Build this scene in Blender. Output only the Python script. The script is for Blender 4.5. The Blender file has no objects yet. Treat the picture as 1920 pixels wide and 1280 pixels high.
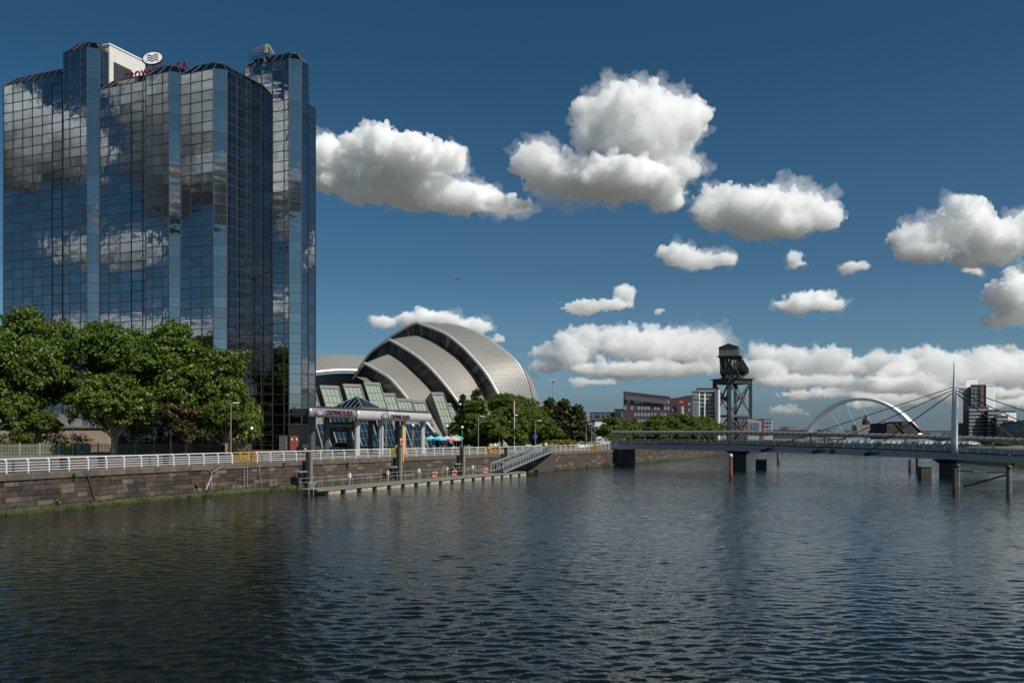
import bpy, math, random
import numpy as np
from mathutils import Vector, Matrix

# ------------------------------------------------------------------ camera, sky, sun, exposure
F = 1716.0            # focal length in pixels of a 1920 px wide frame
HZ = 815.0            # row of the horizon
CH = 6.3              # eye height above the water
R = math.radians
scn = bpy.context.scene
col = scn.collection
cam_d = bpy.data.cameras.new('camera'); cam = bpy.data.objects.new('camera', cam_d); col.objects.link(cam)
cam.location = (0, 0, CH); cam.rotation_euler = (R(90), 0, 0)
cam_d.sensor_width = 36; cam_d.lens = 36 * F / 1920; cam_d.shift_y = (HZ - 640) / 1920
cam_d.clip_start = 0.5; cam_d.clip_end = 20000
scn.camera = cam
SUN_AZ, SUN_EL = 128.0, 47.0
sun_d = bpy.data.lights.new('sun', 'SUN'); sun = bpy.data.objects.new('sun', sun_d); col.objects.link(sun)
sun_d.energy = 5.0; sun_d.angle = R(0.53); sun_d.color = (1, .94, .85)
_sd = Vector((math.sin(R(SUN_AZ)) * math.cos(R(SUN_EL)), math.cos(R(SUN_AZ)) * math.cos(R(SUN_EL)), math.sin(R(SUN_EL))))
sun.rotation_euler = _sd.to_track_quat('Z', 'Y').to_euler(); sun.location = _sd * 300
scn.view_settings.view_transform = 'Standard'; scn.view_settings.look = 'None'
scn.view_settings.exposure = 0.0; scn.view_settings.gamma = 1.0; scn.view_settings.use_curve_mapping = False
scn.render.engine = 'CYCLES'
scn.cycles.use_denoising = True
scn.cycles.max_bounces = 8; scn.cycles.glossy_bounces = 5; scn.cycles.transparent_max_bounces = 8
scn.cycles.sample_clamp_indirect = 6.0


SKY_STR = 0.07
world = bpy.data.worlds.new('World'); scn.world = world; world.use_nodes = True
nt = world.node_tree; nt.nodes.clear()
_sky = nt.nodes.new('ShaderNodeTexSky'); _sky.sky_type = 'NISHITA'; _sky.sun_disc = False
_sky.sun_elevation = R(SUN_EL); _sky.sun_rotation = R(SUN_AZ)
_sky.air_density = 1.0; _sky.dust_density = 2.5; _sky.ozone_density = 2.2; _sky.altitude = 0
_mul = nt.nodes.new('ShaderNodeMix'); _mul.data_type = 'RGBA'; _mul.blend_type = 'MULTIPLY'; _mul.clamp_result = False
_mul.inputs[0].default_value = 1
# deep blue overhead, paler and greyer towards the horizon all the way round
_tc = nt.nodes.new('ShaderNodeTexCoord'); _sx = nt.nodes.new('ShaderNodeSeparateXYZ'); nt.links.new(_tc.outputs['Generated'], _sx.inputs[0])
_rp = nt.nodes.new('ShaderNodeMapRange'); _rp.inputs[1].default_value = 0.0; _rp.inputs[2].default_value = .38; nt.links.new(_sx.outputs[2], _rp.inputs[0])
_mx = nt.nodes.new('ShaderNodeValToRGB'); _el = _mx.color_ramp.elements
_el[0].position = 0; _el[0].color = (2.2, 2.9, 3.7, 1); _el[1].position = 1; _el[1].color = (.23, .56, .69, 1)
for _p, _c in ((.035, (1.5, 2.1, 2.8)), (.08, (1.08, 1.55, 2.1)), (.25, (.62, 1.0, 1.27)), (.45, (.41, .72, .90))): _e = _el.new(_p); _e.color = (*_c, 1)
nt.links.new(_rp.outputs[0], _mx.inputs[0]); nt.links.new(_mx.outputs[0], _mul.inputs[7])
_bg = nt.nodes.new('ShaderNodeBackground'); _bg.inputs[1].default_value = SKY_STR
_wo = nt.nodes.new('ShaderNodeOutputWorld')
nt.links.new(_sky.outputs[0], _mul.inputs[6]); nt.links.new(_mul.outputs[2], _bg.inputs[0]); nt.links.new(_bg.outputs[0], _wo.inputs[0])
# ------------------------------------------------------------------ helpers
rng = random.Random(5)
GZ = 3.2                                   # level of the quay and the land behind it
OFF = {}
def tag(o, label=None, cat=None, group=None, kind=None):
    if label: o['label'] = label
    if cat: o['category'] = cat
    if group: o['group'] = group
    if kind: o['kind'] = kind
    return o
def thing(name, label, cat, loc=(0, 0, 0), group=None, rz=0.0):
    o = bpy.data.objects.new(name, None); col.objects.link(o); o.location = loc; o.rotation_euler.z = rz
    o.empty_display_size = .3; OFF[o] = Vector(loc)
    return tag(o, label, cat, group)
class MB:
    def __init__(s): s.v = []; s.f = []; s.m = []; s.mi = 0
    def add(s, vs, fs):
        n = len(s.v); s.v += [tuple(v) for v in vs]
        for f in fs: s.f.append(tuple(i + n for i in f)); s.m.append(s.mi)
        return s
    def quad(s, a, b, c, d): return s.add((a, b, c, d), ((0, 1, 2, 3),))
    def box(s, c, size, ax=None):
        """ax: unit direction of the local x axis in plan"""
        hx, hy, hz = size[0] / 2, size[1] / 2, size[2] / 2
        ux = Vector((1, 0, 0)) if ax is None else Vector((ax[0], ax[1], 0)).normalized()
        uy = Vector((-ux.y, ux.x, 0)); c = Vector(c); z = Vector((0, 0, 1))
        vs = [c + ux * x + uy * y + z * w for w in (-hz, hz) for (x, y) in ((-hx, -hy), (hx, -hy), (hx, hy), (-hx, hy))]
        return s.add(vs, ((3, 2, 1, 0), (4, 5, 6, 7), (0, 1, 5, 4), (1, 2, 6, 5), (2, 3, 7, 6), (3, 0, 4, 7)))
    def bar(s, a, b, w, h=None, up=(0, 0, 1)):
        """rectangular bar from a to b"""
        a = Vector(a); b = Vector(b); h = h or w
        d = (b - a).normalized(); u = Vector(up)
        if abs(d.dot(u)) > .99: u = Vector((1, 0, 0))
        r = d.cross(u).normalized(); u = r.cross(d)
        vs = [p + r * x * w / 2 + u * y * h / 2 for p in (a, b) for (x, y) in ((-1, -1), (1, -1), (1, 1), (-1, 1))]
        return s.add(vs, ((0, 3, 2, 1), (4, 5, 6, 7), (0, 1, 5, 4), (1, 2, 6, 5), (2, 3, 7, 6), (3, 0, 4, 7)))
    def tube(s, pts, r, n=8, closed=False, cap=True):
        pts = [Vector(p) for p in pts]; rings = []
        for i, p in enumerate(pts):
            if closed: d = pts[(i + 1) % len(pts)] - pts[i - 1]
            else: d = pts[min(i + 1, len(pts) - 1)] - pts[max(i - 1, 0)]
            d.normalize(); u = Vector((0, 0, 1)) if abs(d.z) < .95 else Vector((1, 0, 0))
            a = d.cross(u).normalized(); b = a.cross(d)
            rr = r[i] if isinstance(r, (list, tuple)) else r
            rings.append([p + a * math.cos(2 * math.pi * k / n) * rr + b * math.sin(2 * math.pi * k / n) * rr for k in range(n)])
        vs = [v for q in rings for v in q]; fs = []
        m = len(rings)
        for i in range(m if closed else m - 1):
            j = (i + 1) % m
            for k in range(n): fs.append((i * n + k, i * n + (k + 1) % n, j * n + (k + 1) % n, j * n + k))
        if cap and not closed: fs.append(tuple(range(n))[::-1]); fs.append(tuple((m - 1) * n + k for k in range(n)))
        return s.add(vs, fs)
    def prism(s, poly, z0, z1):
        n = len(poly)
        vs = [(p[0], p[1], z0) for p in poly] + [(p[0], p[1], z1) for p in poly]
        return s.add(vs, [tuple(range(n))[::-1], tuple(range(n, 2 * n))] + [(i, (i + 1) % n, n + (i + 1) % n, n + i) for i in range(n)])
    def lathe(s, c, prof, n=12):
        c = Vector(c); vs = []; fs = []
        for (r, z) in prof: vs += [c + Vector((math.cos(2 * math.pi * k / n) * r, math.sin(2 * math.pi * k / n) * r, z)) for k in range(n)]
        for i in range(len(prof) - 1):
            for k in range(n): fs.append((i * n + k, i * n + (k + 1) % n, (i + 1) * n + (k + 1) % n, (i + 1) * n + k))
        fs.append(tuple(range(n))[::-1]); fs.append(tuple((len(prof) - 1) * n + k for k in range(n)))
        return s.add(vs, fs)
    def mesh(s, name, mats, off=(0, 0, 0), smooth=False):
        me = bpy.data.meshes.new(name); o = Vector(off)
        me.from_pydata([(x - o.x, y - o.y, z - o.z) for (x, y, z) in s.v], [], s.f)
        if not isinstance(mats, (list, tuple)): mats = [mats]
        for m in mats: me.materials.append(m)
        if len(mats) > 1: me.polygons.foreach_set('material_index', s.m)
        if smooth: me.polygons.foreach_set('use_smooth', [True] * len(s.f))
        return me
    def build(s, name, mats, parent=None, smooth=False, kind=None):
        off = OFF.get(parent, Vector((0, 0, 0)))
        o = bpy.data.objects.new(name, s.mesh(name, mats, off, smooth)); col.objects.link(o)
        if parent is not None: o.parent = parent; OFF[o] = off
        if kind: o['kind'] = kind
        return o
def inst(name, me, loc, parent=None, rot=None, scale=None):
    """one object using shared mesh data; loc in the parent's world frame"""
    o = bpy.data.objects.new(name, me); col.objects.link(o)
    o.location = Vector(loc) - OFF.get(parent, Vector((0, 0, 0)))
    if rot: o.rotation_euler = rot
    if scale: o.scale = scale
    if parent is not None: o.parent = parent; OFF[o] = Vector(loc)
    return o
def copy_tree(o, parent=None):
    c = o.copy(); col.objects.link(c); c.parent = parent
    for ch in o.children: copy_tree(ch, c)
    return c
def pl(p): return Vector((p[0], p[1]))
# ------------------------------------------------------------------ materials
def mat(name, colr, rough=.6, metal=0.0, var=.12, scale=1.2, bump=0.0, bscale=6.0, streak=0.0, spec=.5, coat=0.0, dirt=None):
    m = bpy.data.materials.new(name); m.use_nodes = True
    t = m.node_tree; b = t.nodes['Principled BSDF']; L = t.links
    b.inputs['Roughness'].default_value = rough; b.inputs['Metallic'].default_value = metal
    b.inputs['Specular IOR Level'].default_value = spec; b.inputs['Coat Weight'].default_value = coat
    tc = t.nodes.new('ShaderNodeTexCoord')
    n = t.nodes.new('ShaderNodeTexNoise'); n.inputs['Scale'].default_value = scale; n.inputs['Detail'].default_value = 4; n.inputs['Roughness'].default_value = .65
    src = tc.outputs['Object']
    if streak:
        mp = t.nodes.new('ShaderNodeMapping'); mp.inputs['Scale'].default_value = (1, 1, streak); L.new(src, mp.inputs[0]); src = mp.outputs[0]
    L.new(src, n.inputs['Vector'])
    r = t.nodes.new('ShaderNodeValToRGB'); L.new(n.outputs[0], r.inputs[0])
    c = colr
    r.color_ramp.elements[0].position = .28; r.color_ramp.elements[1].position = .72
    r.color_ramp.elements[0].color = (c[0] * (1 - var), c[1] * (1 - var), c[2] * (1 - var), 1)
    r.color_ramp.elements[1].color = (min(1, c[0] * (1 + var)), min(1, c[1] * (1 + var)), min(1, c[2] * (1 + var)), 1)
    oc = r.outputs[0]
    if dirt:
        n3 = t.nodes.new('ShaderNodeTexNoise'); n3.inputs['Scale'].default_value = dirt[1]; n3.inputs['Detail'].default_value = 6; n3.inputs['Roughness'].default_value = .7
        L.new(src, n3.inputs['Vector'])
        r3 = t.nodes.new('ShaderNodeValToRGB'); r3.color_ramp.elements[0].position = dirt[2]; r3.color_ramp.elements[1].position = dirt[2] + .13; L.new(n3.outputs[0], r3.inputs[0])
        mx = t.nodes.new('ShaderNodeMix'); mx.data_type = 'RGBA'; L.new(r3.outputs[0], mx.inputs[0]); L.new(oc, mx.inputs[6]); mx.inputs[7].default_value = (*dirt[0], 1); oc = mx.outputs[2]
    L.new(oc, b.inputs['Base Color'])
    if bump:
        n2 = t.nodes.new('ShaderNodeTexNoise'); n2.inputs['Scale'].default_value = bscale; n2.inputs['Detail'].default_value = 5; L.new(tc.outputs['Object'], n2.inputs['Vector'])
        bp = t.nodes.new('ShaderNodeBump'); bp.inputs['Strength'].default_value = 1; bp.inputs['Distance'].default_value = bump
        L.new(n2.outputs[0], bp.inputs['Height']); L.new(bp.outputs[0], b.inputs['Normal'])
    return m
def vary(m, amount=.25, hue=.0):
    """shift the colour a little from object to object"""
    t = m.node_tree; b = t.nodes['Principled BSDF']; lk = b.inputs['Base Color'].links[0]; src = lk.from_socket
    oi = t.nodes.new('ShaderNodeObjectInfo'); mr = t.nodes.new('ShaderNodeMapRange')
    mr.inputs[3].default_value = 1 - amount; mr.inputs[4].default_value = 1 + amount
    t.links.new(oi.outputs['Random'], mr.inputs[0])
    hs = t.nodes.new('ShaderNodeHueSaturation'); t.links.new(src, hs.inputs['Color']); t.links.new(mr.outputs[0], hs.inputs['Value'])
    t.links.new(hs.outputs[0], b.inputs['Base Color'])
    return m
def leaf_mat(name, c, var=.35):
    m = bpy.data.materials.new(name); m.use_nodes = True
    t = m.node_tree; b = t.nodes['Principled BSDF']; L = t.links
    b.inputs['Roughness'].default_value = .45; b.inputs['Specular IOR Level'].default_value = .35
    g = t.nodes.new('ShaderNodeNewGeometry'); r = t.nodes.new('ShaderNodeValToRGB'); L.new(g.outputs['Random Per Island'], r.inputs[0])
    e = r.color_ramp.elements
    e[0].color = (c[0] * (1 - var), c[1] * (1 - var), c[2] * (1 - var), 1); e[1].color = (min(c[0] * (1 + var) * 1.15, 1), c[1] * (1 + var), c[2] * (1 + var * .6), 1)
    L.new(r.outputs[0], b.inputs['Base Color'])
    tr = t.nodes.new('ShaderNodeBsdfTranslucent'); L.new(r.outputs[0], tr.inputs[0])
    mx = t.nodes.new('ShaderNodeMixShader'); mx.inputs[0].default_value = .28
    L.new(b.outputs[0], mx.inputs[1]); L.new(tr.outputs[0], mx.inputs[2]); L.new(mx.outputs[0], t.nodes['Material Output'].inputs[0])
    return m
def mirror_glass(name, c, rough=.015, wav=.0, panes=False):
    m = bpy.data.materials.new(name); m.use_nodes = True
    t = m.node_tree; b = t.nodes['Principled BSDF']
    b.inputs['Metallic'].default_value = 1; b.inputs['Base Color'].default_value = (*c, 1); b.inputs['Roughness'].default_value = rough
    b.inputs['Specular Tint'].default_value = (.75, .8, .85, 1)
    if panes:      # every pane a little different in coating and dirt
        oi = t.nodes.new('ShaderNodeObjectInfo'); ge = t.nodes.new('ShaderNodeNewGeometry'); ad = t.nodes.new('ShaderNodeMath'); ad.operation = 'ADD'; fr = t.nodes.new('ShaderNodeMath'); fr.operation = 'FRACT'
        t.links.new(oi.outputs['Random'], ad.inputs[0]); t.links.new(ge.outputs['Random Per Island'], ad.inputs[1]); t.links.new(ad.outputs[0], fr.inputs[0])
        mr = t.nodes.new('ShaderNodeMapRange'); mr.inputs[3].default_value = .85; mr.inputs[4].default_value = 1.08; t.links.new(fr.outputs[0], mr.inputs[0])
        hs = t.nodes.new('ShaderNodeHueSaturation'); hs.inputs['Color'].default_value = (*c, 1); t.links.new(mr.outputs[0], hs.inputs['Value']); t.links.new(hs.outputs[0], b.inputs['Base Color'])
        mq = t.nodes.new('ShaderNodeMapRange'); mq.inputs[3].default_value = .01; mq.inputs[4].default_value = .06; t.links.new(fr.outputs[0], mq.inputs[0]); t.links.new(mq.outputs[0], b.inputs['Roughness'])
    if wav:
        tc = t.nodes.new('ShaderNodeTexCoord'); n = t.nodes.new('ShaderNodeTexNoise'); n.inputs['Scale'].default_value = .55; n.inputs['Detail'].default_value = 1
        bp = t.nodes.new('ShaderNodeBump'); bp.inputs['Distance'].default_value = wav
        t.links.new(tc.outputs['Object'], n.inputs['Vector']); t.links.new(n.outputs[0], bp.inputs['Height']); t.links.new(bp.outputs[0], b.inputs['Normal'])
    return m
def glass(name, c, rough=.04, spec=.8):
    m = bpy.data.materials.new(name); m.use_nodes = True
    b = m.node_tree.nodes['Principled BSDF']; b.inputs['Base Color'].default_value = (*c, 1); b.inputs['Roughness'].default_value = rough
    b.inputs['Specular IOR Level'].default_value = spec; b.inputs['Coat Weight'].default_value = .5; b.inputs['Coat Roughness'].default_value = .02
    return m
MT = dict(
 white_paint=mat('white_paint', (.72, .73, .74), .45, var=.1, dirt=((.42, .36, .30), 1.3, .6)),
 white_steel=mat('white_steel', (.78, .78, .78), .35, var=.05, scale=.3),
 galv=mat('galvanised_steel', (.42, .44, .45), .42, .6, var=.1),
 grey_steel=mat('grey_steel', (.22, .23, .24), .5, .3, var=.12),
 dark_steel=mat('dark_steel', (.045, .048, .052), .55, .2, var=.25, scale=.5),
 black_paint=mat('black_paint', (.018, .018, .02), .4, var=.1),
 car_black=mat('car_black', (.012, .012, .014), .25, var=.05, coat=1),
 car_white=mat('car_white', (.75, .75, .75), .3, var=.03, coat=1),
 car_grey=vary(mat('car_grey', (.4, .41, .43), .3, var=.03, coat=.6), .8),
 yellow=mat('yellow_paint', (.62, .38, .03), .45, var=.15),
 orange=mat('orange_plastic', (.75, .13, .03), .45, var=.08),
 red_door=mat('red_door_paint', (.17, .042, .03), .5, var=.1),
 timber_dark=mat('dark_timber', (.055, .045, .036), .8, var=.35, scale=3, bump=.02, bscale=10, streak=.15),
 timber_grey=mat('weathered_timber', (.20, .185, .165), .85, var=.25, scale=3, bump=.015, bscale=9),
 float_c=mat('concrete_float', (.36, .33, .25), .8, var=.25, scale=2, dirt=((.12, .12, .06), 1.4, .55)),
 rust_pile=mat('rusty_pile', (.22, .075, .045), .75, var=.35, scale=1.5, streak=.3),
 algae=mat('algae_stone', (.034, .043, .010), .8, var=.6, scale=1.4, bump=.05, bscale=5, dirt=((.05, .035, .02), .7, .55)),
 stone=vary(mat('dark_sandstone', (.057, .040, .031), .85, var=.45, scale=1.6, bump=.035, bscale=4.0, dirt=((.032, .026, .024), .6, .5)), .5),
 stone_pale=vary(mat('pale_sandstone', (.125, .092, .074), .85, var=.4, scale=1.5, bump=.03, bscale=4.0, dirt=((.06, .045, .04), .5, .5)), .25),
 coping=vary(mat('coping_stone', (.108, .081, .063), .8, var=.35, scale=1.2, bump=.02, bscale=3.0, dirt=((.11, .09, .075), .5, .55)), .18),
 mortar=mat('dark_mortar', (.045, .036, .03), .95, var=.3),  # plain dark mortar backing behind the stones
 paving=mat('pink_grey_paving', (.10, .077, .068), .85, var=.14, scale=.4, bump=.01, bscale=8),
 asphalt=mat('asphalt', (.055, .053, .052), .9, var=.18, scale=.3, bump=.01, bscale=10),
 red_brick_pave=mat('red_brick_paving', (.36, .13, .08), .85, var=.2, scale=1.5),
 grass=mat('dry_grass', (.10, .115, .03), .95, var=.35, scale=.25, bump=.05, bscale=3),
 soil_land=mat('city_ground', (.12, .115, .10), .95, var=.25, scale=.02),
 bark=mat('bark', (.085, .068, .05), .9, var=.4, scale=3, bump=.04, bscale=8, streak=.2),
 pale_bark=mat('pale_bark', (.24, .20, .15), .9, var=.4, scale=3, bump=.03, bscale=8),
 leaf_a=leaf_mat('maple_leaves', (.078, .135, .018)),
 leaf_b=leaf_mat('lime_leaves', (.066, .122, .017)),
 leaf_c=leaf_mat('fresh_leaves', (.092, .145, .020)),
 leaf_pine=leaf_mat('conifer_needles', (.058, .070, .026), .45),
 leaf_red=leaf_mat('copper_leaves', (.066, .060, .024), .5),
 leaf_hedge=leaf_mat('hedge_leaves', (.028, .050, .014), .4),
 leaf_yellow=leaf_mat('golden_shrub_leaves', (.21, .19, .03), .5),
 tower_glass=mirror_glass('tower_mirror_glass', (.305, .33, .355), .022, .012, True),
 roof_glass=mirror_glass('tower_roof_glass', (.12, .14, .16), .12),
 tower_body=mat('tower_dark_frame', (.012, .0125, .014), .7, spec=.15),
 mullion=mat('anodised_bar', (.055, .055, .056), .5, .3, var=.15),
 forecourt=mat('buff_paving', (.095, .073, .064), .85, var=.2, scale=.5),
 shell=None,
)
def W(px, py, d): return Vector(((px - 960) * d / F, d, CH + (HZ - py) * d / F))
# ------------------------------------------------------------------ clouds: closed bodies of vapour lit by the sun and sky
def cloud_material(dens, alb=1.0):
    m = bpy.data.materials.new('cloud_vapour'); m.use_nodes = True
    t = m.node_tree; t.nodes.clear()
    v = t.nodes.new('ShaderNodeVolumePrincipled'); o = t.nodes.new('ShaderNodeOutputMaterial')
    v.inputs['Color'].default_value = (alb, alb, alb * 1.0, 1); v.inputs['Density'].default_value = dens
    v.inputs['Anisotropy'].default_value = -.15
    t.links.new(v.outputs[0], o.inputs['Volume'])
    m.cycles.homogeneous_volume = True
    return m
scn.cycles.volume_bounces = 20; scn.cycles.max_bounces = 22
scn.cycles.diffuse_bounces = 3; scn.cycles.transmission_bounces = 4
_ico = {}
def ico(sub):
    import bmesh
    if sub not in _ico:
        bm = bmesh.new(); bmesh.ops.create_icosphere(bm, subdivisions=sub, radius=1)
        _ico[sub] = (np.array([v.co[:] for v in bm.verts]), np.array([[v.index for v in f.verts] for f in bm.faces])); bm.free()
    return _ico[sub]
_btx = {}
def cloud_mesh(heads, seed=0, vox=1.9, amp=1.0, grow=.89, mid=.56):
    """heads in frame pixels round (0,0): x right, y up; returns a mesh in pixel units"""
    rnd = np.random.default_rng(seed)
    V, T, n = [], [], 0
    v0, f0 = ico(2); v1, f1 = ico(1)
    def ball(c, r, big=False):
        nonlocal n
        v, f = (v0, f0) if big else (v1, f1)
        V.append(v * r + c); T.append(f + n); n += len(v)
    for (x, y, rx, ry) in heads:
        c = np.array((x, rnd.normal() * rx * .3, y))
        r = np.array((rx, (rx + ry) / 2, ry)) * grow
        ball(c, r, True)
        mr = min(rx, ry) ** .7 * max(rx, ry) ** .3
        for k in range(int(10 + rx * .3)):
            d = rnd.normal(size=3); d /= np.linalg.norm(d)
            if d[2] < -.3: d[2] *= -.6
            q = rnd.uniform(.16, .34) * mr
            c1 = c + d * r * rnd.uniform(.86, 1.02)
            ball(c1, np.array((q, q, q * .9)))
            for j in range(5):
                e = rnd.normal(size=3); e /= np.linalg.norm(e); e = e + d * .6
                q2 = q * rnd.uniform(.25, .5)
                ball(c1 + e / np.linalg.norm(e) * q * .95, np.array((q2, q2, q2)))
        for k in range(int(4 + rx * .08)):       # loose shreds at the rim
            a = rnd.uniform(0, 2 * math.pi); q = rnd.uniform(.035, .08) * mr
            ball(c + np.array((math.cos(a) * rx, 0, math.sin(a) * ry)) * rnd.uniform(.9, 1.02), np.array((q * 1.5, q, q)))
    me = bpy.data.meshes.new('cloud_raw')
    me.from_pydata(np.concatenate(V).tolist(), [], np.concatenate(T).tolist())
    ob = bpy.data.objects.new('cloud_raw', me); col.objects.link(ob)
    rm = ob.modifiers.new('r', 'REMESH'); rm.mode = 'VOXEL'; rm.voxel_size = vox
    for i, (size, dep, st) in enumerate(((40, 3, 24), (12, 4, 15), (5, 3, 7))):
        if i not in _btx:
            tx = bpy.data.textures.new('billow', 'CLOUDS'); tx.noise_scale = size; tx.noise_depth = dep
            tx.noise_type = 'HARD_NOISE' if i == 1 else 'SOFT_NOISE'; _btx[i] = tx
        dm = ob.modifiers.new('d', 'DISPLACE'); dm.texture = _btx[i]; dm.strength = st * amp; dm.mid_level = (mid, .3, .5)[i]
        dm.texture_coords = 'LOCAL'
    r2 = ob.modifiers.new('r2', 'REMESH'); r2.mode = 'VOXEL'; r2.voxel_size = vox * .8
    dg = bpy.context.evaluated_depsgraph_get()
    m2 = bpy.data.meshes.new_from_object(ob.evaluated_get(dg))
    bpy.data.objects.remove(ob); bpy.data.meshes.remove(me)
    m2.name = 'cloud'; m2.materials.clear()
    return m2
def cloud(heads, D, label, seed=0, vox=1.9, dens=.085, alb=1.0, group='cumulus clouds over the river', amp=1.0, wisps=True):
    cx = sum(h[0] for h in heads) / len(heads); cy = max(h[1] for h in heads)
    hh = [(h[0] - cx, cy - h[1], h[2], h[3]) for h in heads]; s = D / F
    root = bpy.data.objects.new('cloud', None); col.objects.link(root); root.location = W(cx, cy, D)
    layers = [('billows', cloud_mesh(hh, seed, vox, amp), dens)]
    if wisps: layers.append(('wisps', cloud_mesh(hh, seed + 50, vox * 1.25, amp * 1.75, 1.0, .54), dens * .10))
    for nm, m, dn in layers:
        m.transform(Matrix.Scale(s, 4)); m.materials.append(cloud_material(dn / s, alb))
        ob = bpy.data.objects.new(nm, m); col.objects.link(ob); ob.parent = root
    root['label'] = label; root['category'] = 'cloud'; root['group'] = group
    return root
CL = [
 ([(612,300,58,48),(700,288,66,52),(765,300,80,46),(842,303,44,32),(690,360,60,22),(780,348,90,44),(862,366,80,33),(945,386,66,17),(615,338,60,24),(690,328,70,30)], 2600, 'ragged long white cloud beside the glass tower, trailing off towards the largest cloud'),
 ([(1192,250,116,82),(1135,218,70,46),(1275,234,56,52),(1002,300,48,40),(1080,330,98,44),(1160,348,108,42),(1250,376,38,28),(1235,310,78,54)], 2400, 'largest towering cloud with a dark grey flat base high in the sky'),
 ([(1335,396,38,44),(1405,398,80,44),(1490,394,70,48),(1545,410,40,30),(1450,424,94,26),(1362,364,18,16)], 3000, 'ragged white cloud just below and beside the largest cloud'),
 ([(1268,470,36,22),(1312,482,66,17),(1350,486,34,14)], 4200, 'small flat cloud with a grey end under the ragged white cloud'),
 ([(1490,484,18,15),(1498,494,20,9)], 4200, 'small tuft of cloud in open blue below the ragged white cloud'),
 ([(1607,500,28,12),(1590,503,14,7)], 4200, 'small wisp of cloud next to the big right-hand cloud'),
 ([(1745,452,76,42),(1802,418,52,48),(1735,474,64,20),(1885,450,54,42),(1925,430,46,32),(1850,484,60,17),(1835,455,50,30)], 3400, 'big domed cloud with a shaded left flank at the right edge of the sky'),
 ([(1908,560,52,52),(1885,600,38,16),(1822,507,24,7)], 3600, 'tall grey cloud cut off by the right edge under the domed cloud'),
 ([(1118,576,74,12),(1167,558,22,22),(1080,578,36,10)], 5000, 'small cloud with one raised knob, alone above the low cloud bank'),
 ([(1510,573,74,13),(1514,558,46,13)], 5200, 'small lens-shaped cloud alone above the arch bridge'),
 ([(800,602,68,18),(722,604,32,12),(884,618,44,16),(930,638,20,11)], 5600, 'low cloud rising behind the crest of the silver shell hall'),
 ([(1060,666,56,24),(1100,645,52,30),(1200,652,88,32),(1295,652,76,33),(1030,686,38,15),(1200,694,150,15),(1330,684,50,20),(1150,630,44,18),(1240,632,54,17),(1325,642,36,17),(1060,640,30,16)], 6500, 'wide heaped cloud bank between the shell hall and the crane'),
 ([(1440,662,46,15),(1432,692,56,24),(1520,684,66,25),(1600,690,66,18),(1500,714,110,12),(1480,664,34,16),(1555,668,40,18),(1640,676,44,16)], 7000, 'heaped cloud bank just beside the tall black crane'),
 ([(1722,664,36,14),(1680,692,76,24),(1782,704,88,30),(1885,704,78,26),(1660,722,120,17),(1810,738,120,13),(1850,680,60,24),(1755,678,40,20),(1910,672,44,16)], 7400, 'broad grey cloud bank behind the white bridge mast'),
 ([(1480,768,36,10),(1505,776,20,6)], 8500, 'faint low cloud between the crane and the arch'),
 ([(1640,757,60,7),(1560,740,40,5)], 8800, 'thin streak of cloud inside the top of the arch'),
 ([(1112,716,44,7),(1080,712,20,5)], 8200, 'thin low streak of cloud behind the lamp mast'),
 ([(1540,738,80,10),(1600,728,50,12),(1700,746,110,12),(1770,730,60,14),(1860,756,90,12),(1905,740,50,14)], 8400, 'lowest grey layer of cloud along the skyline behind the white mast'),
 ([(1004,706,11,9)], 6500, 'tiny puff of cloud at the foot of the shell hall roof'),
 ([(1240,581,12,5)], 5000, 'tiny oval scrap of cloud right of the knobbed cloud'),
 ([(1895,652,18,5)], 6000, 'tiny dark scrap of cloud at the right edge over the towers'),
]
def puff(heads, seed):
    """small cauliflower heads along the top of a far bank"""
    r_ = random.Random(seed); out = list(heads)
    for (x, y, rx, ry) in heads:
        for k in range(int(rx / 9)):
            u = r_.uniform(-.95, .95); q = r_.uniform(.28, .6) * ry; out.append((x + u * rx, y - ry * math.sqrt(max(0, 1 - u * u)) * .85 + r_.uniform(-2, 5), q * 1.25, q))
    return out
clouds = [cloud(h_ if D_ < 6000 else puff(h_, i), D_, lb_, i, 2.1 if D_ < 6000 else 1.7, .10 if D_ < 6000 else .065, 1.0 if D_ < 6000 else .965, wisps=D_ < 8000 and D_ != 5000) for i, (h_, D_, lb_) in enumerate(CL)]  # far banks get a greyer vapour colour in place of haze
# the same kind of sky all round: clouds that the tower glass and the water mirror
ring_ = [(1, -113, 1.25), (0, -99, 1.2), (2, -123, 1.3), (6, -137, 1.1), (11, -112, 1.1), (12, -128, 1.2), (3, -108, 1.3), (9, -118, 1.2), (13, -160, 1), (1, -176, .9), (0, 152, 1), (11, 160, 1), (2, 138, 1.1), (8, 170, 1.2), (12, 115, 1), (6, 52, 1), (13, 60, 1), (0, 92, 1), (11, -52, 1), (2, -62, 1), (9, -84, 1.3), (12, -78, 1), (10, 178, 1.2), (4, 165, 1.4)]
for n_, (i, az, sc) in enumerate(ring_):
    c = copy_tree(clouds[i]); a0_ = math.degrees(math.atan2(c.location.x, c.location.y)); rz = -R(az - a0_)
    c.matrix_world = Matrix.Rotation(rz, 4, 'Z') @ Matrix.Translation(c.location) @ Matrix.Scale(sc, 4)
    c['label'] = 'cloud behind the viewer that shows only as a reflection in the tower glass'; c['group'] = 'clouds seen only as reflections'
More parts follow.
